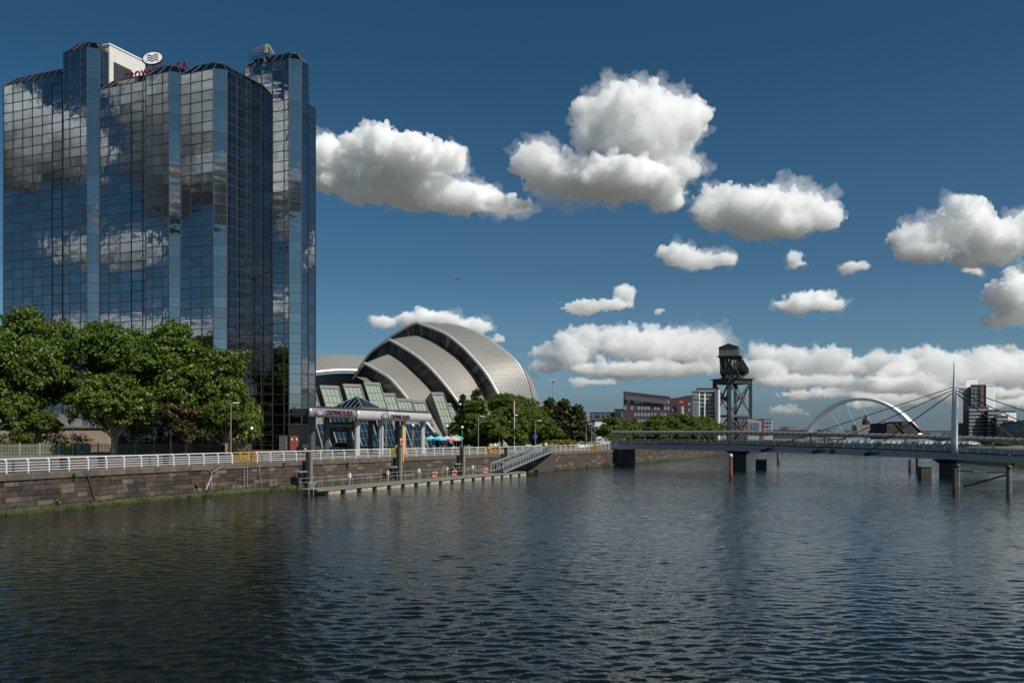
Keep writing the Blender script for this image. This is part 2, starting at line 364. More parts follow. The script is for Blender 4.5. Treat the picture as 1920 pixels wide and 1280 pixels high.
# ------------------------------------------------------------------ land, quay, water
Q = [(-66, -80), (-60, -20), (-52, 30), (-46, 52), (-40.3, 71.5), (-33.6, 90), (-23.6, 112), (-16.3, 124.5), (-9.4, 136), (5.5, 160), (23, 195), (47, 247), (104, 373), (180, 560), (262, 760), (330, 900)]
def smooth_poly(pts, sub=8):
    out = []
    for i in range(len(pts) - 1):
        p0 = Vector(pts[max(i - 1, 0)]); p1 = Vector(pts[i]); p2 = Vector(pts[i + 1]); p3 = Vector(pts[min(i + 2, len(pts) - 1)])
        for k in range(sub):
            t = k / sub
            out.append(.5 * ((2 * p1) + (p2 - p0) * t + (2 * p0 - 5 * p1 + 4 * p2 - p3) * t * t + (3 * p1 - p0 - 3 * p2 + p3) * t ** 3))
    out.append(Vector(pts[-1])); return out
QS = smooth_poly(Q)
QL = [0.0]
for a, b in zip(QS, QS[1:]): QL.append(QL[-1] + (b - a).length)
def q_at(s):
    for i in range(len(QS) - 1):
        if QL[i + 1] >= s or i == len(QS) - 2:
            t = (s - QL[i]) / (QL[i + 1] - QL[i]); p = QS[i].lerp(QS[i + 1], t); d = (QS[i + 1] - QS[i]).normalized()
            return p, d, Vector((d.y, -d.x))           # point, direction, outward (to the river)
def q_px(px, lo=0.0):
    """distance along the quay at which it crosses the sight line of column px"""
    k = (px - 960) / F
    for i in range(len(QS) - 1):
        a, b = QS[i], QS[i + 1]
        if a.y < 5: continue
        fa, fb = a.x - k * a.y, b.x - k * b.y
        if (fa <= 0 <= fb) or (fb <= 0 <= fa):
            return QL[i] + (QL[i + 1] - QL[i]) * (fa / (fa - fb) if fa != fb else 0)
    return None
S0 = q_px(-60); S560 = q_px(568); SEND = q_px(1170)
# water
wm = bpy.data.materials.new('river_water'); wm.use_nodes = True
def water_mat():
    t = wm.node_tree; b = t.nodes['Principled BSDF']; L = t.links
    b.inputs['Base Color'].default_value = (.0045, .0052, .003, 1); b.inputs['Roughness'].default_value = .07; b.inputs['IOR'].default_value = 1.333
    tc = t.nodes.new('ShaderNodeTexCoord')
    def wave(rot, sx, sy, scale, detail, rough=.55, dist=0.0):
        mp = t.nodes.new('ShaderNodeMapping'); mp.inputs['Rotation'].default_value = (0, 0, R(rot)); mp.inputs['Scale'].default_value = (sx, sy, 1)
        L.new(tc.outputs['Object'], mp.inputs[0])
        n = t.nodes.new('ShaderNodeTexNoise'); n.inputs['Scale'].default_value = scale; n.inputs['Detail'].default_value = detail; n.inputs['Roughness'].default_value = rough; n.inputs['Distortion'].default_value = dist
        n.noise_dimensions = '2D'
        L.new(mp.outputs[0], n.inputs['Vector']); return n.outputs[0]
    def mul(a, k):
        n = t.nodes.new('ShaderNodeMath'); n.operation = 'MULTIPLY'; L.new(a, n.inputs[0])
        if isinstance(k, float): n.inputs[1].default_value = k
        else: L.new(k, n.inputs[1])
        return n.outputs[0]
    def add(a, c):
        n = t.nodes.new('ShaderNodeMath'); n.operation = 'ADD'; L.new(a, n.inputs[0]); L.new(c, n.inputs[1]); return n.outputs[0]
    h = add(mul(wave(-9, .7, 1.0, 1.9, 2.0, .5, .3), .034), mul(wave(16, .8, 1.0, 5.0, 2.0, .5, .3), .012))
    # beyond the modelled waves the same ripples go on as relief
    far_ = add(mul(wave(7, .6, 1.0, .45, 2.0), .06), mul(wave(-12, .68, 1.0, 1.05, 2.0, .5, .4), .15))
    sx = t.nodes.new('ShaderNodeSeparateXYZ'); L.new(tc.outputs['Object'], sx.inputs[0]); fd = t.nodes.new('ShaderNodeMapRange'); L.new(sx.outputs[1], fd.inputs[0]); fd.inputs[1].default_value = 28; fd.inputs[2].default_value = 120
    h = add(h, mul(far_, fd.outputs[0]))
    # gusts: patches of rougher and calmer water
    g = wave(10, .5, 1.0, .035, 2.0); mr = t.nodes.new('ShaderNodeMapRange'); L.new(g, mr.inputs[0])
    mr.inputs[1].default_value = .35; mr.inputs[2].default_value = .65; mr.inputs[3].default_value = .6; mr.inputs[4].default_value = 1.15
    h = mul(h, mr.outputs[0])
    bp = t.nodes.new('ShaderNodeBump'); bp.inputs['Strength'].default_value = 1.0; bp.inputs['Distance'].default_value = 1.0
    L.new(h, bp.inputs['Height']); L.new(bp.outputs[0], b.inputs['Normal'])
water_mat()
def water_sheet():
    """one river surface: a fine fan of wind waves in front of the quay, flat far out and behind"""
    rnd = np.random.default_rng(8); n = 90
    lam = np.exp(rnd.uniform(math.log(.26), math.log(1.6), n)); th = rnd.normal(R(-86), R(36), n); k = 2 * math.pi / lam; ph = rnd.uniform(0, 6.283, n)
    slope = .155 * np.sqrt(2 / n) * np.where(lam > 1.0, .65, 1.05); amp = slope / k
    st = .0027; d = 15 * np.exp(np.arange(int(math.log(210 / 15) / st)) * st); d = np.concatenate([d, np.geomspace(d[-1] * 1.03, 9000, 60)]); a = np.linspace(-.70, .70, 519)
    D, A = np.meshgrid(d, a, indexing='ij'); X = np.tan(A) * D; Y = D.copy(); Z = np.zeros_like(X); dX = np.zeros_like(X); dY = np.zeros_like(X)
    gust = .82 + .22 * np.sin(X * .061 + Y * .043 + 1.0) * np.sin(X * -.027 + Y * .071) + .14 * np.sin(X * .19 - Y * .11)
    fade = np.clip((200 - D) / 70, 0, 1) * np.clip((.70 - np.abs(A)) / .04, 0, 1) * gust
    for i in range(n):
        w = np.clip((lam[i] / (D * st) - 3.0) / 4.0, 0, 1) * fade; kx, ky = k[i] * math.cos(th[i]), k[i] * math.sin(th[i]); p = kx * X + ky * Y + ph[i]
        Z += w * amp[i] * np.cos(p); s_ = np.sin(p); dX -= w * amp[i] * .85 * math.cos(th[i]) * s_; dY -= w * amp[i] * .85 * math.sin(th[i]) * s_
    v = np.stack([X + dX, Y + dY, Z], 2).reshape(-1, 3); nr, nc = X.shape
    idx = np.arange(nr * nc).reshape(nr, nc); q = np.stack([idx[:-1, :-1], idx[:-1, 1:], idx[1:, 1:], idx[1:, :-1]], 2).reshape(-1, 4)
    t7 = math.tan(.70); x0, x1 = 15 * t7, 9000 * t7
    ex = np.array([(-x0, 15, 0), (x0, 15, 0), (x1, 9000, 0), (-x1, 9000, 0), (-9000, 9000, 0), (-9000, -600, 0), (9000, -600, 0), (9000, 9000, 0)], float); b = len(v)
    v = np.concatenate([v, ex]); q = np.concatenate([q, np.array([(b + 5, b + 0, b + 3, b + 4), (b + 5, b + 6, b + 1, b + 0), (b + 6, b + 7, b + 2, b + 1)])])
    me = bpy.data.meshes.new('water'); m = len(q)
    me.vertices.add(len(v)); me.vertices.foreach_set('co', v.astype(np.float32).ravel()); me.loops.add(4 * m); me.loops.foreach_set('vertex_index', q.astype(np.int32).ravel())
    me.polygons.add(m); me.polygons.foreach_set('loop_start', np.arange(0, 4 * m, 4, dtype=np.int32)); me.polygons.foreach_set('loop_total', np.full(m, 4, np.int32)); me.polygons.foreach_set('use_smooth', [True] * m)
    me.update(calc_edges=True); me.materials.append(wm)
    o = bpy.data.objects.new('water', me); col.objects.link(o); tag(o, kind='structure')
water_sheet()
# north bank
bank = [(p.x - .02, p.y) for p in QS]
mb = MB(); mb.prism([(-4000, 9000), (-4000, -80)] + [(p[0] - .9, p[1]) for p in bank] + [(700, 2000), (2600, 9000)], -3, GZ)
tag(mb.build('ground', MT['soil_land']), kind='structure')
# south bank and the land across the far bend
SB = [(250, -80), (150, 60), (116, 140), (104, 186), (108, 222), (150, 290), (215, 400), (300, 560), (385, 760), (420, 900)]
mb = MB(); mb.prism(SB + [(900, 2000), (3200, 9000), (6000, 9000), (6000, -80)], -3, GZ - .1)
tag(mb.build('far_bank_ground', MT['soil_land']), kind='structure')
mb = MB()
for a, b in zip(SB[:-1], SB[1:]):
    a = Vector((a[0], a[1])); b = Vector((b[0], b[1])); n = Vector((-(b - a).y, (b - a).x)).normalized()
    mb.add([(a.x + n.x * 3, a.y + n.y * 3, -.5), (b.x + n.x * 3, b.y + n.y * 3, -.5), (b.x, b.y, GZ - .05), (a.x, a.y, GZ - .05)], [(0, 1, 2, 3)])
tag(mb.build('grass_slope', MT['grass']), kind='structure')
def strip(name, s0, s1, o0, o1, z, m, n=60):
    mb = MB(); prev = None
    for i in range(n + 1):
        p, d, o = q_at(s0 + (s1 - s0) * i / n); a = p - o * o0; b = p - o * o1
        if prev: mb.quad((prev[0].x, prev[0].y, z), (a.x, a.y, z), (b.x, b.y, z), (prev[1].x, prev[1].y, z))
        prev = (a, b)
    return tag(mb.build(name, m), kind='structure')
strip('promenade_paving', QL[8], QL[-20], 1.0, 9.5, GZ + .004, MT['paving'])
strip('road', QL[8], QL[-20], 9.6, 17, GZ + .004, MT['asphalt'])
strip('forecourt_paving', QL[8], q_px(1050), 17.1, 44, GZ + .006, MT['forecourt'])
for k_, (o_, lb_) in enumerate(((9.5, 0), (17.0, 0))):
    kb = MB(); prev = None
    for i in range(61):
        p, d, o = q_at(QL[8] + (QL[-20] - QL[8]) * i / 60); a = p - o * o_; b = p - o * (o_ + .18)
        if prev:
            kb.add([(prev[0].x, prev[0].y, GZ), (a.x, a.y, GZ), (b.x, b.y, GZ), (prev[1].x, prev[1].y, GZ), (prev[0].x, prev[0].y, GZ + .12), (a.x, a.y, GZ + .12), (b.x, b.y, GZ + .12), (prev[1].x, prev[1].y, GZ + .12)], [(4, 5, 6, 7), (0, 1, 5, 4), (2, 3, 7, 6)])
        prev = (a, b)
    tag(kb.build('kerb', MT['coping']), kind='structure')
strip('lawn', q_px(1060), q_px(1330), 10, 60, GZ + .010, MT['grass'])
# river wall: coping stones and coursed blocks
def wall_piece(s0, s1, z0, z1, proud, bev=.025):
    p0, d0, o0 = q_at(s0 + .012); p1, d1, o1 = q_at(s1 - .012)
    vs = []
    for (p, o) in ((p0, o0), (p1, o1)):
        pass
    a0 = p0 - o0 * .9; b0 = p0 + o0 * proud; a1 = p1 - o1 * .9; b1 = p1 + o1 * proud
    z0 += .012; z1 -= .012
    f0 = b0 - o0 * bev; f1 = b1 - o1 * bev; t0 = (p1 - p0).normalized() * bev
    mb = MB()
    mb.add([(a0.x, a0.y, z0), (a1.x, a1.y, z0), (a1.x, a1.y, z1), (a0.x, a0.y, z1),
            (f0.x, f0.y, z0), (f1.x, f1.y, z0), (f1.x, f1.y, z1), (f0.x, f0.y, z1),
            (b0.x + t0.x, b0.y + t0.y, z0 + bev), (b1.x - t0.x, b1.y - t0.y, z0 + bev), (b1.x - t0.x, b1.y - t0.y, z1 - bev), (b0.x + t0.x, b0.y + t0.y, z1 - bev)],
           [(3, 2, 6, 7), (0, 4, 5, 1), (0, 3, 7, 4), (1, 5, 6, 2), (4, 8, 9, 5), (5, 9, 10, 6), (6, 10, 11, 7), (7, 11, 8, 4), (8, 11, 10, 9)])
    return mb
qw = thing('river_wall', 'long dark sandstone quay wall with mossy foot along the river', 'wall', (-30, 100, 0))
COURSE = [(2.62, GZ)] + [(2.62 - .43 * (k + 1), 2.62 - .43 * k) for k in range(5)]
def lay(s_a, s_b, joined, ranges=COURSE):
    jm = {m: MB() for m in ('stone', 'stone_pale', 'coping')}
    for ci, (z0, z1) in enumerate(ranges):
        s = s_a
        while s < s_b - .3:
            w = rng.uniform(1.5, 1.9) if ci == 0 else rng.uniform(.9, 1.75)
            e = min(s + w, s_b)
            if s_b - e < .5: e = s_b
            mk = 'coping' if ci == 0 else ('stone_pale' if rng.random() < (.16 if ci < 4 else .38) else 'stone')
            pr = (.12 if ci == 0 else rng.uniform(-.02, .035))
            pm = wall_piece(s, e, z0, z1, pr, .02 if ci else .05)
            if joined: jm[mk].add(pm.v, pm.f)
            else: pm.build('coping_stone' if ci == 0 else 'stone', MT[mk], qw)
            s = e
    if joined:
        for mk, m in jm.items():
            if m.v: m.build('coping_stones' if mk == 'coping' else 'wall_stones', MT[mk], qw, kind='stuff')
lay(q_px(-12), S560 - 6, False)
lay(S0 - 25, q_px(-12), True); lay(S560 - 6, SEND + 90, True)
mb = MB(); prev = None
for i in range(241):
    s = 2 + (QL[-2] - 4) * i / 240; p, d, o = q_at(s); a = p - o * .06; b = p - o * 1.2
    if prev:
        mb.quad((prev[0].x, prev[0].y, -2), (a.x, a.y, -2), (a.x, a.y, GZ - .03), (prev[0].x, prev[0].y, GZ - .03))
    prev = (a, b)
mb.build('mortar_core', MT['mortar'], qw)
far = MB(); prev = None
for i in range(40):
    s = SEND + 90 + (QL[-2] - SEND - 92) * i / 39; p, d, o = q_at(s)
    if prev is not None: far.quad((prev[0].x + prev[1].x * .02, prev[0].y + prev[1].y * .02, -1), (p.x + o.x * .02, p.y + o.y * .02, -1), (p.x + o.x * .02, p.y + o.y * .02, GZ), (prev[0].x + prev[1].x * .02, prev[0].y + prev[1].y * .02, GZ))
    prev = (p, o)
far.build('wall_face', MT['stone'], qw)
# mossy ledge at the foot of the wall
mb = MB(); prev = None
for i in range(150):
    s = S0 - 25 + (SEND + 100 - S0) * i / 149; p, d, o = q_at(s); j = .08 * math.sin(i * 2.1) + .06 * math.sin(i * .77)
    r = [p - o * .05, p + o * (.34 + j), p + o * (.62 + j), p + o * (.72 + j)]; z = [.47, .43 + j * .4, .18, -.6]
    cur = [(q.x, q.y, zz) for q, zz in zip(r, z)]
    if prev:
        for k in range(3): mb.quad(prev[k], cur[k], cur[k + 1], prev[k + 1])
    prev = cur
mb.build('mossy_ledge', MT['algae'], qw, smooth=True)
rw = np.random.default_rng(77); tv = []
for k_ in range(1100):
    p, d, o = q_at(rw.uniform(S0 - 20, SEND + 40)); u = rw.random(); c_ = p + o * (.1 + .55 * u); z_ = .5 - .42 * u
    tv.append((c_.x, c_.y, z_))
tv = np.repeat(np.array(tv), 9, 0); tv = tv + rw.normal(0, .09, tv.shape) * np.array((1, 1, .5)); nn_ = rw.normal(size=tv.shape) + np.array((.4, -.3, .6)); nn_ /= np.linalg.norm(nn_, axis=1)[:, None]
ta_ = np.cross(nn_, rw.normal(size=tv.shape)); ta_ /= np.linalg.norm(ta_, axis=1)[:, None]; tb_ = np.cross(nn_, ta_); sz_ = rw.uniform(.05, .13, (len(tv), 1))
WEED = np.stack([tv - ta_ * sz_, tv - tb_ * sz_ * .5, tv + ta_ * sz_, tv + tb_ * sz_ * .5], 1).reshape(-1, 3)
# ------------------------------------------------------------------ the mirror-glass tower
D1 = Vector((-.922, .387)); D2 = Vector((.387, .922))        # plan directions of its two sets of faces
def on_line(P, d, px):
    k = (px - 960) / F
    return P + d * ((k * P.y - P.x) / (d.x - k * d.y))
CHF = (-D1 + D2).normalized()
h1 = Vector(((542 - 960) / F * 165, 165.0))
h2 = on_line(h1, CHF, 565); h3 = on_line(h2, D2, 577.6); r1 = on_line(h3, D2, 591)
h0 = on_line(h1, D1, 469.3); h00 = on_line(h1, D1, 458.5); e3 = h0; e2 = on_line(e3, -D2, 425.4); e1 = on_line(e2, -CHF, 400.2); e0 = on_line(e1, D1, 339)
dd2 = e0; dd1 = on_line(dd2, -CHF, 317); dd0 = on_line(dd1, D1, 273.5)
cl = (dd2 - dd1).length
c1 = dd0 + D2 * (cl * .707)                        # recessed bay between the two ribs
c0 = on_line(c1, D1, 187); t2 = c0; t1 = on_line(t2, -CHF, 163.5); t0 = on_line(t1, D1, 119); a1 = t0 + D2 * 1.2; a0 = on_line(a1, D1, 7)
t3 = on_line(t2, D2, 200.5)
def zt(p, py): return CH + (HZ - py) * p.y / F
Z_A, Z_T1, Z_C, Z_D, Z_E, Z_H, Z_R = zt(a0, 162), zt(t1, 89.5), zt(c1, 149), zt(dd1, 134.5), zt(e1, 129), zt(h1, 110.5), zt(h3, 195)
tower = thing('glass_tower', 'tall mirror-glass hotel tower with stepped ribs reflecting the clouds', 'building', (e1.x, e1.y, GZ))
ROW = 1.83
faces = [  # start, end, top, column widths (share)
 (a0, a1, Z_A, (1, 1, 1, 1, 1, 1, .62)), (t0, t1, Z_T1, (.72, 1.15, .72)), (t1, t2, Z_T1, (1,)), (t2, t3, Z_T1, (1, 1)),
 (c0, c1, Z_C, (.85, 1, 1, 1, .75)), (dd0, dd1, Z_D, (.72, 1.12, .7)), (dd1, dd2, Z_D, (1,)), (e0, e1, Z_E, (.9, 1, 1)), (e1, e2, Z_E, (1,)),
 (e2, e3, Z_E, (1, 1, .45)), (h00, h1, Z_H, (.52, 1, 1, 1, .42)), (h1, h2, Z_H, (1,)), (h2, h3, Z_H, (1,)), (h3, r1, Z_R, (1,)),
]
panes = []; bars = MB()
for fi, (p, q, zt_, cols) in enumerate(faces):
    d = (q - p); Lf = d.length; d.normalize(); n = Vector((d.y, -d.x))
    tot = sum(cols); xs = [0]
    for c in cols: xs.append(xs[-1] + Lf * c / tot)
    zb = GZ + .35
    nr = int(round((zt_ - zb) / ROW)); rows = [zt_ - ROW * k for k in range(nr + 1)]
    if rows[-1] > zb + .2: rows.append(zb)
    if fi in (11, 12): rows = [z for z in rows if z > GZ + 3.2]      # the corner is cut away over the entrance
    if fi == 3: rows = [z for z in rows if z > Z_C - 1]
    for ci in range(len(cols)):
        for k in range(len(rows) - 1):
            panes.append((fi, p + d * (xs[ci] + .03), p + d * (xs[ci + 1] - .03), d, n, rows[k + 1] + .03, rows[k] - .03))
    for x in xs:
        b = p + d * x + n * .055; bars.bar((b.x, b.y, rows[-1]), (b.x, b.y, rows[0]), .13, .11, up=(n.x, n.y, 0))
    for z in rows:
        a = p + n * .05; b = q + n * .05; bars.bar((a.x, a.y, z), (b.x, b.y, z), .10, .12)
def pane_area(pn):
    fi, a, b, d, n, z0, z1 = pn
    x0 = a.x / a.y * F + 960; x1 = b.x / b.y * F + 960; y = HZ - (z1 - CH) / a.y * F
    if x0 < 0: return 0
    lim = 600 if x0 < 130 else (640 if x0 < 330 else (690 if x0 < 470 else 835))
    if y > lim - 15: return 0
    return (x1 - x0) * (z1 - z0) / a.y * F
order = sorted(range(len(panes)), key=lambda i: -pane_area(panes[i])); single = set(order[:300])
rest = MB(); pmesh = {}
for i, (fi, a, b, d, n, z0, z1) in enumerate(panes):
    w = (b - a).length; h = z1 - z0; m = (a + b) / 2 + n * .02
    tx, tz = rng.gauss(0, .0018), rng.gauss(0, .0018)
    if i in single:
        key = (round(w, 3), round(h, 3))
        if key not in pmesh:
            q = MB(); q.box((0, 0, 0), (w, .03, h)); pmesh[key] = q.mesh('pane', MT['tower_glass'])
        o = inst('pane', pmesh[key], (m.x, m.y, (z0 + z1) / 2), tower)
        o.rotation_euler = (tx, 0, math.atan2(d.y, d.x) + tz)
    else:
        nn = n * .035; e = Vector((0, 0, 1)) ; c = Vector((m.x, m.y, (z0 + z1) / 2)); dv = Vector((d.x, d.y, 0)); nv = Vector((n.x, n.y, 0))
        vs = [c + dv * sx * w / 2 + e * sz * h / 2 + nv * (sx * w / 2 * tz + sz * h / 2 * tx + .015) for sx, sz in ((-1, -1), (1, -1), (1, 1), (-1, 1))]
        rest.add(vs, [(0, 1, 2, 3)])
rest.build('panes', MT['tower_glass'], tower, kind='stuff')
bars.build('glazing_bars', MT['mullion'], tower, kind='stuff')
def block(front, top, back=26, dz=1.75, ins=1.9):
    """body prism plus its sloping glass roof edge"""
    f = list(front); L_ = f[0]; poly = [Vector(x) for x in f] + [f[-1] + D2 * back, L_ + D2 * (back + (f[-1] - L_).dot(D2))]
    return poly
def shrink(poly, ins):
    out = []; n = len(poly)
    for i in range(n):
        p0, p1, p2 = poly[i - 1], poly[i], poly[(i + 1) % n]
        e1_ = (p1 - p0).normalized(); e2_ = (p2 - p1).normalized(); n1 = Vector((-e1_.y, e1_.x)); n2 = Vector((-e2_.y, e2_.x))
        den = 1 + n1.dot(n2)
        out.append(p1 + (n1 + n2) * (ins / den))
    return out
blocks = [('A', [a0, a1], Z_A, 20), ('T1', [t0, t1, t2, t3], Z_T1, .4), ('C', [c0, c1], Z_C, 20), ('D', [dd0, dd1, dd2], Z_D, 20), ('E', [e0, e1, e2, e3], Z_E, 16), ('H', [h00, h1, h2, h3], Z_H, .4), ('R', [h3 + D1 * 12, h3, r1], Z_R, .4)]
body = MB(); roof = MB(); ribs = MB(); roofs = []
for bi, (nm, fr, z, back) in enumerate(blocks):
    poly = block(fr, z, back)
    inner = shrink(poly, .03 + bi * .004)
    zb = GZ if nm != 'H' else GZ
    body.prism([(p.x, p.y) for p in inner], zb + .001 * bi, z - .02)
    ins = 1.55; up = 1.75
    top = shrink(poly, ins); n = len(poly); rf = MB()
    vs = [(p.x, p.y, z) for p in poly] + [(p.x, p.y, z + up) for p in top]
    rf.add(vs, [(i, (i + 1) % n, n + (i + 1) % n, n + i) for i in range(n)] + [tuple(range(n, 2 * n))])
    ro = rf.build('roof', MT['roof_glass'], tower)
    rb = MB()
    for i in range(n):
        rb.bar((poly[i].x, poly[i].y, z + .03), (top[i].x, top[i].y, z + up + .03), .16, .12)
        j = (i + 1) % n; L_ = (poly[j] - poly[i]).length; m_ = max(1, int(L_ / 1.9))
        rb.bar((top[i].x, top[i].y, z + up + .02), (top[j].x, top[j].y, z + up + .02), .14, .14)
        if i < len(fr):
            for k in range(1, m_):
                a = poly[i].lerp(poly[j], k / m_); b = top[i].lerp(top[j], k / m_); rb.bar((a.x, a.y, z + .03), (b.x, b.y, z + up + .03), .1, .1)
    rb.build('roof_bars', MT['mullion'], ro, kind='stuff')
body.build('wall', MT['tower_body'], tower)
# white plant room behind the first rib
pw = t3 + D2 * .6
pe = on_line(pw, D2, 272)
ztop = zt(t3, 89.5); Lp = (pe - pw).length
ph = MB(); c = (pw + pe) / 2 + D1 * 4
ph.box((c.x, c.y, (Z_C + ztop) / 2 + .3), (Lp, 8, ztop - Z_C + 1), D2)
pho = ph.build('plant_room', mat('white_cladding', (.62, .6, .56), .6, var=.08, scale=.6), tower)
lv = MB(); cc = pw + D2 * (Lp * .36) - D1 * .05; lv.box((cc.x, cc.y, Z_C + 4.2), (Lp * .5, .12, 4.4), D2); lv.build('louvre', MT['dark_steel'], pho)
cp_ = MB(); cp_.box((c.x, c.y, ztop + .92), (Lp + .3, 8.3, .24), D2); cp_.build('parapet', MT['white_steel'], pho)
# entrance level: red door, stone base, grey panel
dr = MB(); dc = h2 - D2 * .0 + CHF * -1.3 + Vector((CHF.y, -CHF.x)) * .25
dr.box((dc.x, dc.y, GZ + 1.5), (1.5, .12, 2.9), CHF); dro = dr.build('door', MT['red_door'], tower)
for s in (-.42, .42):
    w_ = MB(); wp = dc + CHF * s + Vector((CHF.y, -CHF.x)) * .08; w_.box((wp.x, wp.y, GZ + 2.3), (.22, .04, .35), CHF); w_.build('vision_panel', MT['white_paint'], dro)
pn = MB(); pc = h1 + D1 * 1.2 - D2 * .2; pn.box((pc.x, pc.y, GZ + 1.5), (1.5, .2, 2.9), D1); pn.build('metal_panel', MT['grey_steel'], tower)
bs = MB()
for (p, q) in ((h0, h1), (e1, e2), (e0, e1), (c0, c1), (a0, a1)):
    m = (p + q) / 2; d = (q - p).normalized(); n = Vector((d.y, -d.x)); m = m + n * .16; bs.box((m.x, m.y, GZ + .18), ((q - p).length, .3, .34), d)
bs.build('brick_plinth', MT['red_brick_pave'], tower)
# ------------------------------------------------------------------ lettering
def text_mesh(txt, size, m, extrude=.05, spacing=1.0, bold=0.0):
    cu = bpy.data.curves.new('lettering', 'FONT'); cu.body = txt; cu.size = size; cu.extrude = extrude; cu.align_x = 'CENTER'; cu.align_y = 'CENTER'
    cu.space_character = spacing; cu.offset = bold; cu.resolution_u = 2
    ob = bpy.data.objects.new('t', cu); col.objects.link(ob)
    me = bpy.data.meshes.new_from_object(ob.evaluated_get(bpy.context.evaluated_depsgraph_get()))
    bpy.data.objects.remove(ob); bpy.data.curves.remove(cu)
    me.name = 'lettering'; me.materials.clear(); me.materials.append(m); return me
PURPLE = mat('purple_sign', (.085, .009, .042), .4, var=.05); SIGNRED = mat('dark_red_sign', (.19, .015, .035), .45, var=.05)
def upright(o, d, normal_side=1):
    """stand a text object up so it reads along plan direction d"""
    o.rotation_euler = (R(90), 0, math.atan2(d.y, d.x))
# rooftop logo: white oval with three waves on legs, and lettering
lp_ = W(287, 111, c1.y + 7); logo = thing('rooftop_logo', 'white oval sign with purple waves standing on the tower roof', 'sign', (lp_.x, lp_.y, Z_C + 1.7))
ov = MB(); LD = Vector((.97, .2)).normalized(); LN = Vector((LD.y, -LD.x)); rx_, rz_ = 1.95, 1.25
ring = [(math.cos(2 * math.pi * k / 28), math.sin(2 * math.pi * k / 28)) for k in range(28)]
tilt = .35
def lpt(x, z, o): return (lp_.x + LD.x * x + LN.x * o, lp_.y + LD.y * x + LN.y * o, lp_.z + z + x * tilt * .5)
for (k_, nm, mt_, o_, t_) in ((1.0, 'rim', PURPLE, .0, .35), (.88, 'face', MT['white_paint'], .2, .3)):
    q = MB(); n = 28
    vs = [lpt(x * rx_ * k_, z * rz_ * k_, o_) for x, z in ring] + [lpt(x * rx_ * k_, z * rz_ * k_, o_ + t_) for x, z in ring]
    q.add(vs, [tuple(range(n)), tuple(range(n, 2 * n))[::-1]] + [(i, n + i, n + (i + 1) % n, (i + 1) % n) for i in range(n)]); q.build(nm, mt_, logo)
for z_ in (-.45, 0, .45):
    q = MB(); prev = None
    for k in range(9):
        x = -1.0 + .25 * k; zz = z_ + .16 * math.sin(k * .8 * math.pi / 2)
        cur = (lpt(x, zz - .11, .53), lpt(x, zz + .11, .53))
        if prev: q.quad(prev[0], cur[0], cur[1], prev[1])
        prev = cur
    q.build('wave', PURPLE, logo)
for x in (-1.2, 0, 1.2):
    q = MB(); a = lpt(x, -.9, .1); q.tube([(a[0], a[1], Z_C + 1.0), a], .1, 6); q.tube([(a[0] - .3, a[1] + 2.4, Z_C + 1.0), lpt(x, .1, -.05)], .07, 6); q.build('leg', MT['dark_steel'], logo)
tl = on_line(c1 + D2 * 2.2, D1, 234); zl_ = Z_C + 1.75
rl = thing('rooftop_lettering', 'dark red rooftop letters half hidden behind the tower parapet', 'sign', (tl.x, tl.y, zl_))
adv = 0.0
for ch_ in 'CROWNE PLAZA':
    if ch_ == ' ': adv += .9; continue
    tm = text_mesh(ch_, 1.75, SIGNRED, .1, 1, .03); w_ = max(v.co.x for v in tm.vertices) - min(v.co.x for v in tm.vertices)
    c = tl - D1 * (adv + w_ / 2); o = inst('letter', tm, (c.x, c.y, zl_ + .75), rl); upright(o, -D1); adv += w_ + .16
q = MB()
for z in (.1, 1.2): q.bar((tl.x + D2.x * .2, tl.y + D2.y * .2, zl_ + z), (tl.x + D2.x * .2 - D1.x * adv, tl.y + D2.y * .2 - D1.y * adv, zl_ + z), .06)
q.build('frame', MT['dark_steel'], rl)
# window-cleaning cradle on the second tower
cr = W(487, 104, h1.y + 3.5)
bm_ = thing('roof_cradle', 'steel window-cleaning rig on top of the right-hand tower rib', 'rig', (cr.x, cr.y, Z_H + .75))
q = MB(); X = Vector((-D1.x, -D1.y, 0)); Yv = Vector((D2.x, D2.y, 0)); Z = Vector((0, 0, 1)); B = Vector((cr.x, cr.y, Z_H + .75))
for x in (-1.9, -.9, .1, 1.2):
    for y in (-.5, .5): q.bar(B + X * x + Yv * y, B + X * x + Yv * y + Z * 1.5, .09)
for y in (-.5, .5):
    for z in (.5, 1.0, 1.45): q.bar(B + X * -1.9 + Yv * y + Z * z, B + X * 1.2 + Yv * y + Z * z, .08)
q.build('guard_rail', MT['dark_steel'], bm_)
q = MB(); q.bar(B + X * -1.4 + Z * 2.5, B + X * 1.6 + Z * 2.9, .22); q.bar(B + X * -1.2 + Z * 2.1, B + X * 1.9 + Z * 2.3, .16); q.bar(B + X * 1.9 + Z * 2.9, B + X * 3.1 + Z * .9, .4); q.bar(B + X * .9 + Z * 2.7, B + X * 1.1 + Z * .2, .2); q.build('jib', MT['galv'], bm_)
q = MB(); q.box(B + X * 1.55 + Z * 2.2, (.6, .8, 1.6), -D1); q.build('winch_housing', MT['float_c'], bm_)
